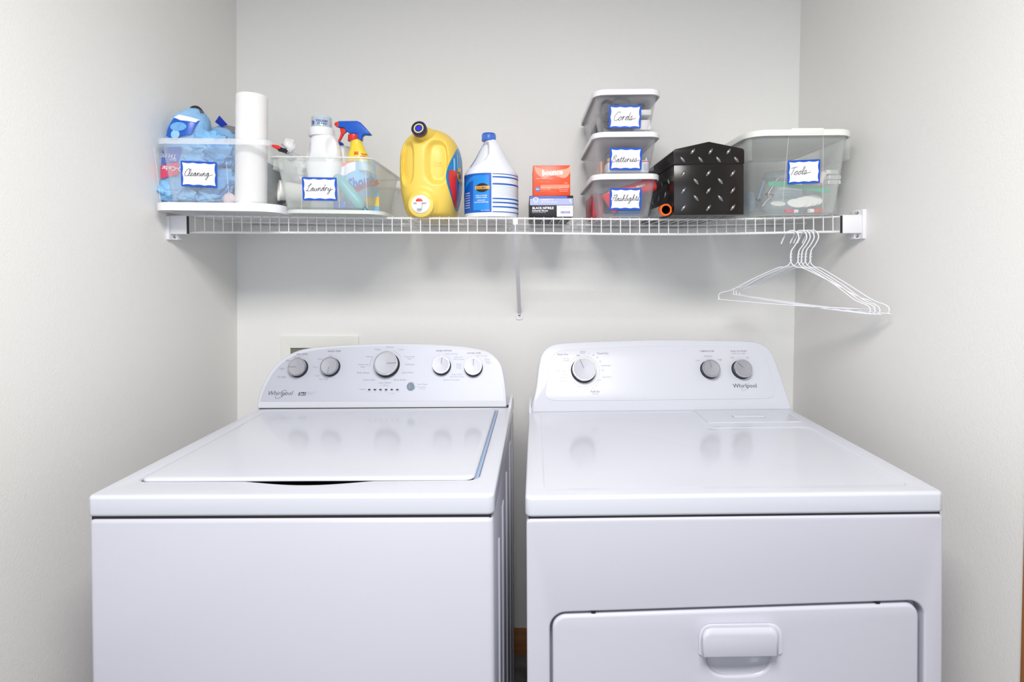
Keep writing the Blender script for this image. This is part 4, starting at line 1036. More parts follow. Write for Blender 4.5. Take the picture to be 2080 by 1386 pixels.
jg = thing('detergent_jug', 'large yellow detergent jug with navy cap and white push spigot', 'jug', (CXJ, YJ, z0))
# finer body
n_ = 200; loops = []
fr = []
for a, b in zip(jb.rows, jb.rows[1:]):
    for t in (0, .5): fr.append(tuple(i+(j-i)*t for i, j in zip(a, b)))
fr.append(jb.rows[-1]); jb.rows = fr
obj('jug_body', jb.mesh(n_), YEL, jg, 70)
fj = lambda x, z, h: jb.front(x, z, h)+Vector((0, 0, 0))
bx = P(854, 414, y=1.488); yb_ = fj(bx.x, bx.z, 0).y-.015
bm = NB()
bxc = Vector((bx.x, yb_+.009, bx.z-.001)); nn = Vector((0, -1, .06))
bm = NB(); lathe(bm, [(.036, -.012), (.0355, -.002), (.034, .0), (.031, .0005), (.0305, .002), (.026, .0025)], bxc+Vector((0, -.005, 0)), nn, 48); obj('spigot_boss', bm, YEL, jg)
bm = NB(); lathe(bm, [(.0255, 0), (.0252, .004), (.0235, .0055), (.0185, .0058), (.018, .0048)], bxc+Vector((0, -.0065, 0)), nn, 48); sg = obj('spigot_ring', bm, WHITEP, jg)
bm = NB(); box(bm, (bx.x-.0085, yb_-.018, bx.z-.015), (bx.x+.0055, yb_+.002, bx.z+.003), .003); obj('spout', bm, WHITEP, sg)
bm = NB(); box(bm, (bx.x-.019, yb_-.010, bx.z+.002), (bx.x+.017, yb_+.002, bx.z+.0055), .0015); obj('push_bar', bm, WHITEP, sg)
bm = NB()
for x_ in (-.017, .011): box(bm, (bx.x+x_, yb_-.004, bx.z-.012), (bx.x+x_+.004, yb_+.001, bx.z+.003), .001)
obj('spigot_rib', bm, WHITEP, sg)['kind'] = 'stuff'
hm = [(bx.x-.003+.0095*math.cos(PI*i/14), bx.z+.006+.0085*math.sin(PI*i/14)) for i in range(15)]
obj('red_button', slab([hm], lambda a_, b__, h: Vector((a_, yb_-h, b__)), -.002, .007, .0015, 2), RED, sg)
# spout with navy cap, leaning up and forward
c_ = P(850, 260, y=1.475); base_ = P(878, 285, y=1.545)
ax = Vector((-.10, -1, .22)).normalized()
bm = NB(); tube(bm, cr([base_+Vector((.004, .03, -.020)), base_+Vector((0, .005, .002)), c_-ax*.026, c_-ax*.008], 5), .02, 28, rf=lambda t: .032-.015*min(1, t*1.25)); obj('jug_neck', bm, YEL, jg, 70)
bm = NB(); lathe(bm, [(.0205, -.016), (.0208, -.014), (.0208, -.002), (.019, 0), (.0165, .0), (.016, -.002)], c_, ax, 44); cap = obj('jug_cap', bm, NAVY, jg)
bm = NB(); lathe(bm, [(.0135, -.0022), (.0135, -.0012), (.0105, -.0012), (.0105, -.0022)], c_, ax, 44); obj('cap_ring', bm, mat('pale_yellow_print', (.80, .70, .20), .4), cap)
bm = NB(); lathe(bm, [(.0088, -.0022), (.0085, -.0006), (.0001, -.0004)], c_, ax, 32); obj('cap_button', bm, mat('bright_blue_cap_centre', (.01, .02, .55), .35), cap)
# side label
js = lambda y, z, h: jb.side(y, z, h)
zc_, hz = (zj(292)+zj(424))/2, (zj(292)-zj(424))/2; yc_ = YJ-.013
sl = obj('side_label', oval(js, yc_, zc_, .090, hz, .0006, 48, 8), mat('label_deep_sky', (.01, .22, .55), .3), jg, 70)
for k in range(7):
    t = -.8+k*.24; bm = patch(lambda u, v, h: js(yc_+u*.085, zc_+v*hz, h), t-.035, t+.035, .12, .12+.72*math.sqrt(max(0, 1-t*t)), .0012, 3, 12); obj('label_stripe', bm, LCYAN, sl, 70)
bm = patch(lambda u, v, h: js(yc_+(-math.sqrt(max(0, 1-v*v))*.97+u)*.088, zc_+v*hz, h), 0, .34, -.9, .18, .0014, 6, 24); obj('red_panel', bm, LRED, sl, 70)
obj('logo_disc', oval(js, yc_-.028, zc_+.010, .026, .022, .0018, 30, 3), LGOLD, sl, 70)
obj('brand_lettering', text_bm('Tide', js, yc_-.026, zc_+.010, width=.046, height=.020, h=.0022, rot=.15, bold=.03), NAVY, sl, 0)['kind'] = 'stuff'
obj('brand_lettering', text_bm('Simply', js, yc_+.028, zc_-.006, width=.055, height=.018, h=.0018, rot=.15, bold=.02), PAPER, sl, 0)['kind'] = 'stuff'
x_, z_ = pxz(888, 331, 1.50); bm = NB(); 
for i_, wd in enumerate((.018, .022)):
    text_bm(('HE', '1-800')[i_], lambda a_, b__, h: Vector((a_, jb.front(a_, b__, 0).y+.0165-.0006, b__)), x_, z_-.004*i_*1.8+.003, width=wd, height=.004, bm=bm)
obj('moulded_lettering', bm, mat('pale_yellow_relief', (.80, .58, .07), .3), jg, 0)['kind'] = 'stuff'

# ---------------------------------------------------------------- bleach jug
YB = 1.60; qb = P(998, 400, y=YB); CB = qb.x; zb = lambda py: P(998, py, y=YB-.078+.058*max(0, min(1, (345-py)/50))).z; z0 = dk(CB)
hwp = lambda px: px*(YB-.0)/F*.985
rows = [(z0, hwp(48), hwp(48), 2), (z0+.004, hwp(54), hwp(54), 2.1), (zb(432), hwp(55), hwp(55), 2.1), (zb(356), hwp(55), hwp(55), 2.1), (zb(348), hwp(54.5), hwp(54.5), 2.1), (zb(341), hwp(51), hwp(51), 2.1), (zb(330), hwp(43), hwp(43), 2.1), (zb(316), hwp(33), hwp(34), 2), (zb(303), hwp(25), hwp(26), 2), (zb(293), hwp(18.5), hwp(19), 2), (zb(286), hwp(13.5), hwp(13.5), 2), (zb(283), hwp(12.5), hwp(12.5), 2)]
gx = [(zb(288), P(991, 288, y=1.53).x), (zb(300), P(993, 300, y=1.53).x), (zb(313), P(993, 313, y=1.53).x), (zb(325), P(985, 325, y=1.53).x), (zb(333), P(968, 333, y=1.53).x), (zb(337), P(950, 337, y=1.53).x)]
def bd_(p, n_):
    if p.y > YB or p.z < gx[-1][0]-.01: return p
    for (za, xa_), (zb_, xb_) in zip(gx, gx[1:]):
        if zb_ <= p.z <= za or (za == gx[0][0] and p.z > za):
            t = min(1, max(0, (za-p.z)/(za-zb_))); g = xa_+(xb_-xa_)*t
            k = sst(0, .007, g-p.x)*(1-sst(zb(292), zb(286), p.z)); return p+Vector((0, .021*k, 0))
    return p
bb_ = Body(CB, YB, rows, bd_)
fr = []
for a, b in zip(bb_.rows, bb_.rows[1:]):
    for t in (0, .33, .66): fr.append(tuple(i+(j-i)*t for i, j in zip(a, b)))
fr.append(bb_.rows[-1]); bb_.rows = fr
bj = thing('bleach_jug', 'white bleach jug with blue cap and blue label, right of the yellow jug', 'jug', (CB, YB, z0))
obj('jug_body', bb_.mesh(160), BLEACHW, bj, 60)
bm = NB(); zc0, zc1 = zb(284), zb(268.5)
prof = [(hwp(14.2), zc0), (hwp(14.4), zc0+.001), (hwp(14.2), zc1-.003), (hwp(13), zc1), (hwp(11), zc1)]
lathe(bm, prof, (CB-hwp(4.5), YB, 0), (0, 0, 1), 44); cp = obj('jug_cap', bm, LBLUE, bj)
bm = NB()
for k in range(44):
    a_ = 2*PI*k/44; x_, y_ = CB-hwp(4.5)+hwp(14.3)*math.sin(a_), YB-hwp(14.3)*math.cos(a_); box(bm, (x_-.0005, y_-.0005, zc0+.001), (x_+.0005, y_+.0005, zc1-.004))
obj('cap_ridge', bm, LBLUE, cp)['kind'] = 'stuff'
wr = lambda a_, z, h: bb_.wrap(a_, z, h)
zl0, zl1 = zb(431), zb(351)
aw = math.asin(min(.999, (1001-998)/55))
obj('blue_label', patch(wr, -1.62, aw, zl0, zl1, .0006, 40, 4), LBLUE, bj, 60)
lw = obj('white_label', patch(wr, aw, 1.75, zl0, zl1, .0006, 40, 4), LWHITE, bj, 60)
sw_ = obj('label_sweep', patch(lambda a_, v, h: wr(a_, zl1-(zl1-zl0)*(.05+.55*((a_+.45)/-1.1)**2 if a_ < -.45 else .05)*1-v, h), -1.5, -.25, 0, .012, .0011, 24, 2), LBLUE2, bj, 60)
obj('bright_panel', patch(wr, -.62, -.02, zl0+.006, zl1-.006, .0009, 20, 3), LBLUE2, bj, 60)
H_ = zl1-zl0
for f0, f1 in ((.965, .985), (.88, .915), (.70, .74), (.33, .365), (.23, .265), (.12, .155), (.0, .02)):
    obj('label_bar', patch(wr, aw+.03, 1.7, zl0+H_*f0, zl0+H_*f1, .001, 30, 2), LBLUE, lw, 60)
for k in range(9):
    f0 = .66-.03*k; o = obj('label_line', patch(wr, aw+.05, 1.6, zl0+H_*f0, zl0+H_*(f0+.004), .001, 30, 1), mat('fine_print_blue', (.45, .52, .72), .5), lw, 60)
def wtext(items, m, root, name):
    for s_, px, py, wpx, hpx in items:
        a_ = math.asin(max(-.99, min(.99, (px-998)/55))); da = wpx/55/max(math.cos(a_), .35)
        obj(name, text_bm(s_, wr, a_, zb(py), width=da, height=hpx*1.54/F, h=.0018, bold=.02), m, root, 0)['kind'] = 'stuff'
em = obj('emblem', oval(wr, -.26, zb(381), .24, .0125, .0013, 30, 4), BLACKP, bj, 60)
obj('emblem_band', patch(wr, -.53, .0, zb(384), zb(377.5), .0017, 16, 2), LGOLD, em, 60)
wtext([('CLOROMAX', 982, 381, 20, 4.5)], NAVY, em, 'lettering')
wtext([('KEEPS CLOTHES', 982, 397, 22, 2.4), ('WHITER LONGER', 982, 401, 22, 2.4), ('CLEANS AND', 982, 406.5, 16, 2.4), ('PROTECTS SURFACES', 982, 410.5, 27, 2.4), ('NET CONTENTS', 990, 427.5, 16, 1.6)], PAPER, bj, 'label_print')
wtext([(t_, 953, 390+5*k, 11, 2.2) for k, t_ in enumerate(('DANGER', 'CORROSIVE', 'KEEP OUT OF', 'REACH OF', 'CHILDREN', 'SEE BACK', 'PANEL FOR'))], PAPER, bj, 'small_print')
wtext([('DIRECTIONS', 1020, 362, 14, 2), ('STORAGE', 1040, 363.5, 8, 2)], PAPER, lw, 'bar_print')

# ---------------------------------------------------------------- two cartons
def fpl(y): return Plane((0, y, 1.5), (0, -1, 0))
yg = 1.562; a_, b__ = P(1075.5, 441, y=yg), P(1164.5, 441, y=yg); zg1 = P(1120, 397.5, y=yg).z; zg0 = dk((a_.x+b__.x)/2)
gb = thing('glove_carton', 'black and violet nitrile glove carton lying flat on the shelf', 'box', ((a_.x+b__.x)/2, 1.68, zg0))
bm = NB(); box(bm, (a_.x, yg, zg0), (b__.x, 1.80, zg1), .0012); obj('carton', bm, CARTBLK, gb, 30)
pf = fpl(yg-.0001)
def quad(root, pl_, px0, py0, px1, py1, h, m, name):
    A, B = pl_.ab(px0, py1), pl_.ab(px1, py0); bm = NB()
    v = [bm.verts.new(pl_.w(x, y, h)) for x, y in ((A[0], A[1]), (B[0], A[1]), (B[0], B[1]), (A[0], B[1]))]; bm.faces.new(v); return obj(name, bm, m, root, 0)
fb = quad(gb, pf, 1076.5, 398.5, 1152, 403, .0004, CARTBLUE, 'top_band')
fb = quad(gb, pf, 1076.5, 403, 1163.5, 417, .0004, CARTPALE, 'violet_band')
quad(gb, pf, 1131, 417.5, 1163.8, 440.5, .0006, PAPER, 'shipping_label')
bm = NB(); random.seed(3); x_ = 1138.5
while x_ < 1157.5:
    w_ = random.choice((.5, .8, 1.2)); A, B = pf.ab(x_, 434), pf.ab(x_+w_, 429)
    bm.faces.new([bm.verts.new(pf.w(x, y, .0010)) for x, y in ((A[0], A[1]), (B[0], A[1]), (B[0], B[1]), (A[0], B[1]))]); x_ += w_+random.choice((.6, .9))
obj('barcode', bm, mat('barcode_violet', (.10, .08, .40), .5), gb, 0)['kind'] = 'stuff'
def txt(root, pl_, s_, px, py, wpx, hpx, m, h=.0010, bold=.02, name='lettering', rot=0, shear=0):
    a0, b0 = pl_.ab(px-wpx/2, py); a1, _ = pl_.ab(px+wpx/2, py); _, b1 = pl_.ab(px, py-hpx)
    o = obj(name, text_bm(s_, pl_.w, (a0+a1)/2, b0, width=abs(a1-a0), height=abs(b1-b0), h=h, bold=bold, rot=rot, shear=shear), m, root, 0); o['kind'] = 'stuff'; return o
txt(gb, pf, 'BLACK NITRILE', 1103, 423, 43, 5, PAPER, bold=.04); txt(gb, pf, 'Industrial Gloves', 1097, 428.3, 32, 3.4, PAPER, bold=.03); txt(gb, pf, 'Latex Free | Powder Free', 1095, 432, 28, 2.2, PAPER, bold=.0)
txt(gb, pf, 'SAFETY', 1111.5, 406, 26, 3.8, PAPER); txt(gb, pf, 'INDUSTRIAL GRADE', 1115, 411, 33, 2.6, PAPER); txt(gb, pf, 'L', 1159, 407.5, 4, 6, PAPER, bold=.05)
txt(gb, pf, 'SIZE LARGE GLOVES', 1148, 422.5, 20, 1.6, INKSOFT, bold=0); txt(gb, pf, '100 GLOVES BY WEIGHT', 1148, 439, 20, 1.6, INKSOFT, bold=0)
A = pf.ab(1088.5, 406.5); k = 1.56/F
shd = [(A[0]+x*k, A[1]+y*k) for x, y in ((-5, 4), (0, 6), (5, 4), (5, -1), (3, -4), (0, -6), (-3, -4), (-5, -1))]
shi = [(A[0]+x*k*.72, A[1]+y*k*.72) for x, y in ((-5, 4), (0, 6), (5, 4), (5, -1), (3, -4), (0, -6), (-3, -4), (-5, -1))]
obj('shield_emblem', slab([shd, shi], pf.w, .0002, .0010), PAPER, gb, 0)
bm = NB(); tube(bm, [pf.w(A[0]+x*k, A[1]+y*k, .0010) for x, y in ((-2, 0), (-.5, -1.8), (2.4, 1.8))], .0006, 4); obj('tick_mark', bm, PAPER, gb, 0)
yo = 1.572; a_, b__ = P(1083, 397, y=yo), P(1158.5, 397, y=yo); zo1 = P(1120, 336, y=yo).z
db_ = thing('dryer_sheet_carton', 'orange-red dryer sheet carton standing on the black glove carton', 'box', ((a_.x+b__.x)/2, 1.64, zg1))
bm = NB(); box(bm, (a_.x, yo, zg1), (b__.x, 1.70, zo1), .0015); obj('carton', bm, BOXRED, db_, 30)
pf = fpl(yo-.0001)
A = [pf.ab(*p) for p in ((1086, 338), (1092, 341), (1120, 346), (1150, 343), (1158, 338), (1157, 352), (1146, 362), (1125, 357), (1105, 362), (1090, 352))]
obj('pale_swirl', slab([[(p.x, p.y) for p in cr([(*a_, 0) for a_ in A][::-1], 4, True)]], pf.w, .0001, .0004), mat('pale_orange_print', (.88, .36, .24), .35), db_, 0)
obj('pale_band', slab([[pf.ab(*p) for p in ((1098, 376), (1156, 375), (1157, 381), (1130, 384), (1098, 383))][::-1]], pf.w, .0001, .0004), mat('salmon_print', (.88, .28, .16), .35), db_, 0)
txt(db_, pf, 'bounce', 1122, 350.5, 43, 12, PAPER, bold=.05, rot=.05, shear=.12)
txt(db_, pf, 'FABRIC SOFTENER DRYER SHEETS', 1106, 363, 35, 1.8, PAPER, bold=0); txt(db_, pf, 'outdoor fresh', 1104, 369.5, 22, 2.2, LGOLD, bold=0); txt(db_, pf, '40 sheets', 1149.5, 371.8, 7, 1.8, PAPER, bold=0)
txt(db_, pf, 'Softens Fabric', 1109, 382, 22, 2.4, PAPER, bold=0); txt(db_, pf, 'Controls Static', 1108, 385.5, 20, 1.8, PAPER, bold=0); txt(db_, pf, 'Repels Lint and Hair', 1113, 389.2, 32, 1.8, LGOLD, bold=0)
for k_i, t_ in enumerate(('Freshens Laundry', 'Fewer Wrinkles', 'Soft Touch Sheets')): txt(db_, pf, t_, 1145, 382+3.4*k_i, 20-2*k_i, 1.8, PAPER, bold=0)
A = pf.ab(1092, 384.5); obj('round_seal', slab([[(A[0]+.0062*math.cos(2*PI*i/24), A[1]+.0062*math.sin(2*PI*i/24)) for i in range(24)]], pf.w, .0001, .0006), LBLUE2, db_, 0)
txt(db_, pf, 'P&G', 1092, 384.5, 6, 3, PAPER, h=.0012)

# ---------------------------------------------------------------- three lidded boxes
SB = []
sx0, sx1 = P(1203, 352, y=1.492).x, P(1343, 352, y=1.492).x
zb0 = dk((sx0+sx1)/2); ang = 0
info = [('Flashlights', 352.5, 364, 440, 1270.5, 404.5, 64, 44, 'white-lidded clear box tagged Flashlights, bottom of the stack of three', .88),
        ('Batteries', 267, 278, 352.5, 1271, 323, 65, 45, 'white-lidded clear box tagged Batteries, middle of the stack of three', .86),
        ('Cords', 180, 192, 267, 1269.5, 237.5, 65, 47, 'white-lidded clear box tagged Cords, top of the stack of three', .68)]
zc = zb0
for k, (wd, l1, l2, bt, tx, ty, tw, th, lab, wf) in enumerate(info):
    yk = 1.487+.002*k
    zt_ = P(1270, l1, y=yk).z; zl_ = P(1270, l2, y=yk).z
    dx = .002*k
    r_ = thing('lidded_box', lab, 'box', ((sx0+sx1)/2+dx, 1.66, zc), 'stacked lidded boxes')
    pl_ = bin_shell(r_, sx0+dx+.001, sx1+dx-.001, yk+.001, 1.838, zc, zl_+.003, .016, BINSMALL, 0, .008, None, r=.026)
    lid(r_, sx0+dx, sx1+dx, yk, 1.84, zl_, zt_, LIDW, r=.034, inset=.012)
    tag_card(r_, pl_, tx, ty, tw, th, wd, rot=-.01, wfrac=wf, dy=-.003 if k else 0, tail=.9 if k else 0)
    SB.append((zc, zl_, dx)); zc = zt_+.0003
# contents of Flashlights
z0 = SB[0][0]+.008; YF = 1.535
f1 = thing('flashlight', 'red flashlight with white lettering, lying tilted in the Flashlights box', 'flashlight', P(1300, 385, y=YF))
a_, b__ = P(1330, 373, y=YF), P(1262, 392, y=YF); d_ = (b__-a_).normalized()
bm = NB(); lathe(bm, [(.017, 0), (.020, .002), (.020, .03), (.0175, .034), (.0165, .10), (.015, .104)], a_, d_, 36); obj('barrel', bm, mat('coral_red_plastic', (.80, .05, .05), .35), f1)
q = P(1302, 376, y=1.513); obj('lettering', text_bm('READY.', lambda x, z, h: Vector((x, q.y-h, z)), q.x, q.z-.002, width=.026, rot=.25, bold=.03), PAPER, f1, 0)['kind'] = 'stuff'
f2 = thing('flashlight', 'red flashlight standing on its narrow end at the left of the Flashlights box', 'flashlight', P(1240, 420, y=1.525))
a_, b__ = P(1236, 392, y=1.530), P(1250, 432, y=1.530); d_ = (b__-a_).normalized(); L_ = (b__-a_).length
bm = NB(); lathe(bm, [(.019, 0), (.021, .003), (.019, .012), (.012, L_*.7), (.006, L_)], a_, d_, 32); obj('barrel', bm, MATS['coral_red_plastic'], f2)
bm = NB(); lathe(bm, [(.0165, -.0015), (.0165, .002), (.001, .002)], a_, d_, 32); obj('lens_ring', bm, STEEL, f2)
bm = NB(); q = P(1285, 428, y=1.54); box(bm, (q.x-.045, 1.528, z0), (q.x+.02, 1.60, z0+.020), .006); o = obj('blue_flashlight', bm, mat('mid_blue_plastic', (.03, .20, .45), .3), None, loc=(q.x, 1.55, z0)); tag(o, 'blue plastic lamp lying at the bottom of the Flashlights box', 'lamp')
o = obj('grey_pouch', lump(P(1225, 415, y=1.66)+Vector((.02, 0, .004)), .035, .055, .032, 9, .2, 4, .15), mat('slate_pouch_fabric', (.16, .20, .27), .8), None, 70, loc=P(1225, 415, y=1.66)); tag(o, 'slate grey pouch behind the red flashlights', 'pouch')
bm = NB(); q = P(1205, 400, y=1.62); box(bm, (q.x-.006, 1.60, z0), (q.x+.028, 1.76, z0+.07), .006); o = obj('red_case', bm, mat('dark_red_plastic', (.5, .05, .07), .4), None, loc=(q.x, 1.6, z0)); tag(o, 'dark red case at the left side of the Flashlights box', 'case')
# contents of Batteries
z0 = SB[1][0]+.008
bp = thing('battery_pack', 'white battery pack with a red stripe in the Batteries box', 'battery pack', P(1285, 335, y=1.53))
a_, b__ = P(1232, 349, y=1.525), P(1327, 349, y=1.525); zt_ = P(1300, 325, y=1.525).z
bm = NB(); box(bm, (a_.x+.004, 1.525, z0), (b__.x-.012, 1.60, zt_), .004); obj('pack', bm, LWHITE, bp)
bm = NB(); box(bm, (a_.x+.0035, 1.5245, zt_-.006), (b__.x-.0115, 1.6005, zt_-.0025), .001); obj('red_stripe', bm, LRED, bp)
for k in range(7):
    q = P(1308+3*k, 338, y=1.5245); bm = NB(); box(bm, (q.x, 1.5238, z0+.004), (q.x+.0012, 1.5246, zt_-.010)); obj('printed_line', bm, INKPALE, bp, 0)
for k, (px, py, lab) in enumerate(((1241, 322, 'steel battery cell standing left of the Batteries tag'), (1313, 321, 'steel battery cell standing right of the Batteries tag'))):
    q = P(px, py, y=1.56); b_ = thing('battery', lab, 'battery', (q.x, 1.545+.018*k, zt_), 'battery cells')
    bm = NB(); lathe(bm, [(.009, 0), (.010, .001), (.010, .011), (.0085, .012), (.003, .0125), (.003, .0145)], (q.x, 1.565, zt_), (0, 0, 1), 26); obj('cell', bm, LGOLD if k == 0 else STEEL, b_)
for k in range(3):
    q = P(1200+2*k, 318+8*k, y=1.62+.04*k); bm = NB(); z_ = z0; x_ = sx0+.040+.002*k
    lathe(bm, [(.007, 0), (.007, .044), (.0025, .045), (.0025, .047)], (x_, 1.60+.05*k, z_), (0, 0, 1), 20)
    o = obj('battery', bm, mat('copper_cell', (.55, .26, .12), .3, metal=.6), None, loc=(x_, 1.60+.05*k, z_)); tag(o, ('front', 'middle', 'rear')[k]+' one of the copper batteries standing along the left wall of the Batteries box', 'battery', 'copper batteries')
o = obj('grey_sleeve', lump(P(1262, 305, y=1.68)+Vector((0, 0, -.03)), .055, .06, .035, 14, .15, 4, .1), mat('slate_sleeve', (.22, .25, .32), .6), None, 70, loc=P(1262, 305, y=1.68)); tag(o, 'slate grey bag of batteries behind the battery pack', 'bag')
# contents of Cords
z0 = SB[2][0]+.008
def coil(cx, cy, cz, rx, rz, turns, r_, tilt, sd):
    pts = []
    for i in range(turns*28):
        a_ = 2*PI*i/28; w_ = 1+.06*math.sin(a_*.37+sd)
        pts.append((cx+rx*w_*math.cos(a_), cy+tilt*math.sin(a_)+.0016*i/28*1.5, cz+rz*w_*math.sin(a_)))
    bm = NB(); tube(bm, pts, r_, 7); return bm
for k, (px, py, yy, rx, rz, n__, r_, m_, lab, ti) in enumerate(((1234, 224, 1.530, .019, .028, 6, .0030, CABLE, 'black cable coil at the left of the Cords box', .004), (1278, 216, 1.60, .042, .018, 3, .0030, CABLE, 'thin black cable looping across the top of the Cords box', .02),
     (1262, 212, 1.545, .026, .018, 3, .0030, GRCABLE, 'grey cable coil above the Cords tag', .006), (1238, 252, 1.53, .016, .010, 4, .0030, CABLE, 'small black cable bundle lying low at the left of the Cords box', .006))):
    q = P(px, py, y=yy); o = obj('cable_coil', coil(q.x, yy, q.z, rx, rz, n__, r_, ti, k*2.1), m_, None, 60, loc=q); tag(o, lab, 'cable', 'cables in the cords box')
for k, (p0, p1, y_, dz, lab) in enumerate((((1302, 222), (1324, 234), 1.53, 0, 'white adapter block right of the Cords tag, upper one'), ((1298, 243), (1322, 264), 1.525, 0, 'white adapter block right of the Cords tag, lower one'))):
    a_, b__ = P(p0[0], p1[1], y=y_), P(p1[0], p0[1], y=y_); bm = NB(); box(bm, (a_.x-.012, y_, max(a_.z, z0)), (b__.x, y_+.035, b__.z), .003)
    o = obj('adapter_block', bm, DEVICE, None, loc=(a_.x, y_, a_.z)); tag(o, lab, 'adapter', 'white adapters')
q = P(1250, 262, y=1.54); o = obj('grey_cable_pile', coil(q.x+.01, 1.56, z0+.012, .034, .010, 5, .0026, .022, 1.2), mat('pale_grey_cable', (.5, .5, .52), .5), None, 60, loc=q); tag(o, 'pale grey cable coiled flat at the bottom of the Cords box', 'cable', 'cables in the cords box')
a_, b__ = P(1222, 262, y=1.70), P(1330, 200, y=1.70); bm = NB(); box(bm, (a_.x+.012, 1.70, z0), (b__.x-.02, 1.74, b__.z-.01), .004); o = obj('grey_case', bm, mat('slate_grey_card', (.27, .29, .34), .6), None, loc=(a_.x, 1.7, z0)); tag(o, 'slate grey flat case standing behind the cables in the Cords box', 'case')
a_ = P(1210, 250, y=1.60); bm = NB(); box(bm, (a_.x-.002, 1.58, z0), (a_.x+.020, 1.70, z0+.065), .004); o = obj('black_charger', bm, BLACKP, None, loc=(a_.x, 1.6, z0)); tag(o, 'black charger block at the left wall of the Cords box', 'charger')

# ---------------------------------------------------------------- orange ended tube
q = P(1353, 429.5, y=1.462); r_ = .0158; q.z = dk(q.x)+r_+.0005
ot = thing('clear_tube', 'clear tube with an orange ring end lying beside the black tool box', 'tube', q)
bx_ = Vector((-.008, .19, 0)); ax = bx_.normalized()
bm = NB(); lathe(bm, [(r_*.70, .002), (r_*.74, 0), (r_*.98, 0), (r_, .001), (r_, .020), (r_*.95, .021), (r_*.70, .021)], q, ax, 40, (False, False))
lathe_ring = obj('orange_end', bm, ORANGE, ot)
bm = NB(); lathe(bm, [(r_*.94, .018), (r_*.94, .19), (r_*.88, .19), (r_*.88, .018)], q, ax, 36, (False, False)); obj('tube_sleeve', bm, mat('smoky_clear_plastic', (.5, .53, .52), .12, alpha=.5), ot)
bm = NB(); lathe(bm, [(r_*.69, .004), (r_*.69, .18), (.0001, .18)], q, ax, 36, (False, False)); obj('dark_core', bm, BLACKP, ot)

# ---------------------------------------------------------------- black tool box
yt = 1.44; A = P(1369, 435, y=yt); B = P(1511, 434, y=yt); zs1 = P(1440, 334, y=yt).z; zpk = P(1440, 288, y=yt).z; zsh = P(1372, 304, y=yt).z; zsr = P(1508, 304, y=yt).z
z0 = dk((A.x+B.x)/2)+.0005
z0 = max(z0, A.z-.004) if A.z-.004 < z0+.006 else z0
tb_ = thing('tool_box', 'black diamond plate metal tool box with a peaked lid', 'tool box', ((A.x+B.x)/2, 1.63, z0))
yb = 1.83
bm = NB(); box(bm, (A.x, yt, z0), (B.x, yb, zs1-.0012), .0015); obj('box_body', bm, TBLACK, tb_, 30)
fnv = lambda a_, b__, h: Vector((a_, yt-h, b__))
xm = (A.x+B.x)/2
lidp = [(A.x-.001, zs1+.0006), (B.x+.001, zs1+.0006), (B.x+.001, zsh-.004), (B.x-.003, zsh+.001), (xm+.004, zpk-.0008), (xm, zpk), (xm-.004, zpk-.0008), (A.x+.003, zsh+.001), (A.x-.001, zsh-.004)]
obj('box_lid', slab([lidp], fnv, -(yb-yt), .001, .0012, 2), TBLACK, tb_, 30)
bm = NB(); box(bm, (A.x+.002, yt+.002, zs1-.003), (B.x-.002, yb-.002, zs1+.002)); obj('seam', bm, SEAM, tb_, 0)
def stud(c, ang, nrm, up):
    n_ = nrm; s_ = up.cross(n_); ca, sa = math.cos(ang), math.sin(ang); u1_, u2_ = s_*ca+up*sa, up*ca-s_*sa
    bm = NB(); L2, W2, Hh = .0102, .0042, .0034; base = []; N = 16
    for i in range(N):
        t = 2*PI*i/N; base.append((L2*math.cos(t), W2*math.sin(t)*(1-.45*abs(math.cos(t))**2)))
    loops = [[c+u1_*x*k+u2_*y*k+n_*h for x, y in base] for k, h in ((1, 0), (.8, Hh*.55), (.45, Hh*.92), (.1, Hh))]
    loft(bm, loops, False, True); return bm
sp = lambda X, Y: P(1320+X/7.295, 270+Y/7.295, y=yt)
nf, upv = Vector((0, -1, 0)), Vector((0, 0, 1))
for X, Y in ((500, 605), (870, 595), (1230, 598), (500, 855), (870, 855), (1230, 850), (500, 1110), (870, 1110), (1230, 1105), (635, 275), (900, 275), (1165, 275)):
    obj('tread_stud', stud(sp(X, Y), .95, nf, upv), STUD, tb_, 60)
for X, Y in ((685, 720), (1045, 715), (685, 965), (1045, 968), (485, 395), (750, 395), (1015, 395), (1280, 395)):
    obj('tread_stud', stud(sp(X, Y), 2.25, nf, upv), STUD, tb_, 60)
for i in range(5):
    for j in range(3):
        c = Vector((A.x-.0002, yt+.05+.07*i+(.035 if j % 2 else 0), z0+.030+.033*j)); obj('tread_stud', stud(c, .95 if j % 2 else 2.25, Vector((-1, 0, 0)), upv), STUD, tb_, 60)

# ---------------------------------------------------------------- tools tub
yt = 1.462; TX0, TX1 = P(1521, 270, y=yt).x, P(1744, 266, y=yt).x; TX1 = min(TX1, xr(1.70)-.006)
z0 = dk((TX0+TX1)/2); ZT1, ZT0 = P(1640, 262, y=yt).z, P(1640, 275, y=yt).z
tt = thing('storage_bin', 'large clear bin with off-white lid tagged Tools, at the right end of the shelf', 'bin', ((TX0+TX1)/2, 1.65, z0), 'labelled storage bins')
pl_ = bin_shell(tt, TX0+.003, TX1-.003, yt+.003, 1.835, z0, ZT0+.002, .021, BINTOOL, 0, .006, None, r=.04)
lid(tt, TX0, TX1, yt, 1.84, ZT0, ZT1, LIDT, r=.05, inset=.014)
qa, qb_ = P(1608, 258, y=yt), P(1674, 258, y=yt); bm = NB(); box(bm, (qa.x, yt-.0006, ZT0+.002), (qb_.x, yt+.03, ZT1+.0028), .0025); obj('lid_latch', bm, LIDT, tt)
tag_card(tt, pl_, 1632.5, 349, 66, 48, 'Tools', rot=.035, wfrac=.60, dx=-.008, dy=-.001, tail=1.1)
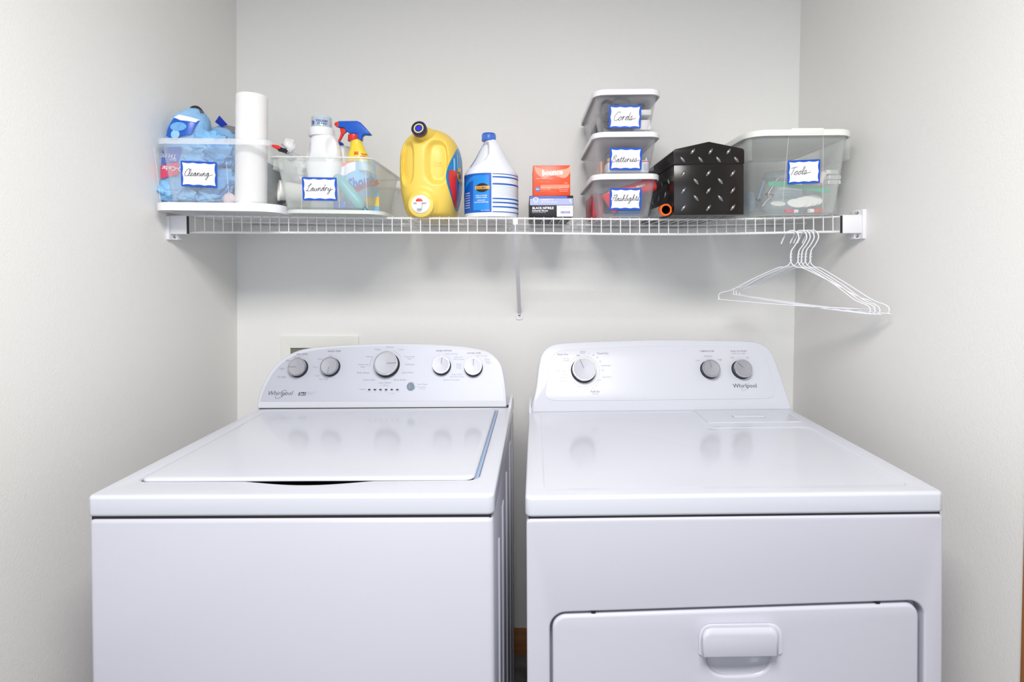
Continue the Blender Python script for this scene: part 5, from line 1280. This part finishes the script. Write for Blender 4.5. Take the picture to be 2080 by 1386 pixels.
for a_, b__ in (((1602, 273), (1590, 408)), ((1672, 275), (1671, 425))):
    bm = NB(); tube(bm, [pl_.hit(*a_)+pl_.n*.0004, pl_.hit(*b__)+pl_.n*.0004], .0007, 6); obj('moulded_rib', bm, BINRIM, tt)
for sx_ in (-1, 1):
    X = TX1-.0075 if sx_ > 0 else TX0+.0075; bm = NB()
    box(bm, (min(X, X-sx_*.012), 1.485, ZT0-.060), (max(X, X-sx_*.012), 1.62, ZT0-.002), .003); obj('moulded_grip', bm, BINTOOL, tt)
TF = z0+.008
# zip bag
zb_ = thing('zip_bag', 'pale blue zip bag with a green zipper lying in the Tools bin', 'bag', P(1610, 405, y=1.53))
q = P(1612, 402, y=1.56); bm = lump((q.x, 1.598, (TF+P(1612, 378, y=1.53).z)/2), .066, .05, (P(1612, 374, y=1.53).z-TF)/2*.9, 11, .15, 4, .12)
obj('bag_film', bm, BAGFILM, zb_, 70)
zl = [P(1561, 373, y=1.507), P(1595, 376, y=1.504), P(1640, 382, y=1.504), P(1685, 388, y=1.507)]
bm = NB(); pts = cr(zl, 4); loft(bm, [[p+Vector((0, 0, .0055)), p+Vector((0, .002, .0055)), p+Vector((0, .002, -.0055)), p+Vector((0, 0, -.0055))] for p in pts]); obj('green_zipper', bm, GREEN, zb_, 30)
# white discs
for k, (px, py, rx, rz, yy, lab) in enumerate(((1580, 414, .020, .0085, 1.505, 'white oval pad at the lower left of the Tools bin'), (1618, 413, .026, .013, 1.510, 'white round pad, second from the left in the Tools bin'), (1632, 411, .026, .015, 1.518, 'white round pad, third from the left in the Tools bin'), (1642, 409, .026, .016, 1.526, 'white round pad, fourth from the left in the Tools bin'), (1652, 407, .024, .016, 1.534, 'white round pad, rightmost in the Tools bin'))):
    q = P(px, py, y=yy); bm = NB(); ax = Vector((0, -1, .25 if k else .5)).normalized()
    prof = [(rx*.96, -.003), (rx, -.0015), (rx, .0015), (rx*.96, .003)]
    lathe(bm, prof, (0, 0, 0), ax, 36)
    for v in bm.verts: v.co = Vector((v.co.x, v.co.y, v.co.z*rz/rx))+q
    o = obj('felt_pad', bm, mat('white_felt', (.84, .85, .83), .7), None, loc=q); tag(o, lab, 'pad', 'white pads in the tools bin')
# small boxes at the right
for k, (px, py, w_, lab) in enumerate(((1691, 349, 24, 'top one of three white boxes at the right of the Tools bin'), (1696, 360, 25, 'middle one of three white boxes at the right of the Tools bin'), (1695, 370, 26, 'bottom one of three white boxes at the right of the Tools bin'))):
    a_ = P(px-w_/2, py+4.2, y=1.56); b__ = P(px+w_/2, py-4.2, y=1.56); bm = NB(); box(bm, (a_.x, 1.56, a_.z), (b__.x, 1.62, b__.z), .0015)
    o = obj('white_carton', bm, mat('white_carton_card', (.84, .82, .80), .5), None, loc=(a_.x, 1.56, a_.z)); tag(o, lab, 'box', 'small white boxes in the tools bin')
a_, b__ = P(1674, 352, y=1.535), P(1664, 372, y=1.535); bm = NB(); tube(bm, [a_, b__], .008, 14); o = obj('pale_dowel', bm, mat('pale_pink_plastic', (.80, .68, .66), .5), None, loc=a_); tag(o, 'pale pink rod leaning beside the white boxes in the Tools bin', 'rod')
# support for the little boxes: a grey case behind
a_, b__ = P(1682, 420, y=1.565), P(1706, 376, y=1.565); bm = NB(); box(bm, (a_.x-.02, 1.565, TF), (b__.x-.006, 1.66, P(1690, 375, y=1.56).z), .004); o = obj('clear_case', bm, mat('clear_case_plastic', (.75, .80, .80), .2, alpha=.3), None, loc=a_); tag(o, 'clear plastic case under the three white boxes', 'case')
for k, (px, py, m_, nm, lab) in enumerate(((1604, 424, MATS['raspberry_print'], 'red_marker', 'pinkish red marker at the bottom of the Tools bin, left one'), (1661, 427, RED, 'red_marker', 'red marker at the bottom of the Tools bin, right one'))):
    q = P(px, py, y=1.515); q.z = TF+.006; mk = thing(nm, lab, 'marker', q, 'red markers'); bm = NB(); lathe(bm, [(.005, 0), (.0055, .002), (.0055, .022), (.004, .024)], q-Vector((.012, 0, 0)), (1, .1, 0), 18); obj('barrel', bm, m_, mk)
    bm = NB(); lathe(bm, [(.006, 0), (.006, .012), (.005, .013)], q+Vector((.010 if k == 0 else -.025, .002 if k == 0 else -.001, 0)), (1, .1, 0), 18); obj('cap', bm, PAPER, mk)
# steel tools at the left
a_ = P(1556, 428, y=1.50); 
for k, (p0, p1, yy, m_, nm, lab) in enumerate((((1548, 420), (1566, 398), 1.515, STEEL, 'wrench', 'steel wrench at the left front corner of the Tools bin'), ((1540, 405), (1552, 368), 1.56, mat('slate_blue_handle', (.12, .20, .32), .4), 'screwdriver', 'slate blue screwdriver at the left wall of the Tools bin'), ((1560, 395), (1580, 362), 1.60, STEEL, 'steel_rod', 'steel rod behind the zip bag in the Tools bin'))):
    A_, B_ = P(*p0, y=yy), P(*p1, y=yy); A_.x = max(A_.x, TX0+.045); t_ = thing(nm, lab, 'tool', A_)
    bm = NB(); tube(bm, [A_, A_.lerp(B_, .5), B_], .005, 12, rf=lambda t: .0055-.002*t); obj('shaft', bm, m_, t_)
    bm = NB()
    if nm == 'wrench': lathe(bm, [(.0055, -.003), (.010, -.003), (.010, .003), (.0055, .003)], B_, (0, -1, .2), 24, (False, False)); obj('ring_end', bm, m_, t_)
    else: tube(bm, [A_, A_+(A_-B_).normalized()*.004], .0075, 12); obj('handle_end', bm, BLACKP, t_)
o = obj('dark_blue_pouch', lump((TX0+.072, 1.66, TF+.042), .024, .06, .036, 15, .2, 4, .15), mat('steel_blue_pouch', (.22, .31, .40), .6), None, 70, loc=(TX0+.06, 1.66, TF)); tag(o, 'steel blue pouch along the left wall of the Tools bin', 'pouch')
o = obj('blue_film_sheet', lump((P(1590, 350, y=1.66).x, 1.66, P(1590, 362, y=1.66).z), .055, .05, .022, 16, .2, 4, .15), BAGFILM, None, 70, loc=(P(1590, 350, y=1.66).x, 1.66, 1.55)); tag(o, 'loose pale blue plastic film behind the Tools tag', 'film')
bm = NB(); q = P(1590, 400, y=1.66); box(bm, (q.x-.045, 1.63, TF), (q.x+.045, 1.72, P(1590, 368, y=1.66).z-.004), .004); o = obj('pale_case', bm, mat('pale_grey_case', (.5, .56, .60), .5), None, loc=(q.x, 1.66, TF)); tag(o, 'pale grey case behind the zip bag in the Tools bin', 'case')

# ---------------------------------------------------------------- wire hangers
def hanger(px, lab, yaw, roll, span=.205, swing=0, drop=.0):
    X = P(px, 470, y=1.5105).x; zt_ = low_z(X)+.0050
    o0 = Vector((X, 1.5105, zt_)); r_ = thing('wire_hanger', lab, 'hanger', o0, 'wire hangers on the shelf lip')
    c, s_ = math.cos(yaw), math.sin(yaw); cr_, sr_ = math.cos(roll), math.sin(roll)
    def f(a_, b__, n_=0):
        a2, b2 = a_*cr_+b__*sr_, -a_*sr_+b__*cr_
        return o0+Vector((a2*c+n_*s_, -a2*s_+n_*c, b2))
    R = .0185
    hk = [(-.026, -.036), (-.0225, -.026)]+[(R*math.cos(t), -R+.0005+R*math.sin(t)) for t in [PI-.1-(PI-.1+.45)*i/12 for i in range(13)]]+[(.010, -.040), (.002, -.052), (-.001, -.066), (.000, -.085)]
    bm = NB(); tube(bm, cr([f(*p) for p in hk], 3),   .00175, 8); h_ = obj('hook', bm, HANGW, r_, 60)
    bm = NB(); tw = [f(.001+.0016*math.cos(i*1.15), -.054-.0016*i, .0016*math.sin(i*1.15)) for i in range(21)]; tube(bm, tw, .0012, 6); obj('twist', bm, HANGW, h_, 60)
    w_ = span
    fr_ = [(0.000, -.084), (-.006, -.094), (-.018, -.100), (-.035, -.103), (-.10, -.136), (-w_*.80, -.170), (-w_*.96, -.180), (-w_, -.190), (-w_*.985, -.198), (-w_*.93, -.201), (0, -.204), (w_*.93, -.201), (w_*.985, -.198), (w_, -.190), (w_*.96, -.180), (w_*.80, -.170), (.10, -.136), (.035, -.103), (.018, -.100), (.006, -.094), (.000, -.084)]
    bm = NB(); tube(bm, cr([f(*p) for p in fr_], 5), .0015, 8); obj('frame', bm, HANGW, r_, 60)
hanger(1608, 'white wire hanger with the leftmost hook, set apart from the other four', .74, .025, .198)
hanger(1626, 'white wire hanger, second hook from the left', .98, .085, .192)
hanger(1633, 'white wire hanger, middle hook of the five', .98, .085, .194)
hanger(1641, 'white wire hanger, second hook from the right', .99, .085, .196)
hanger(1650, 'white wire hanger with the rightmost hook nearest the bracket', 1.02, .07, .205)
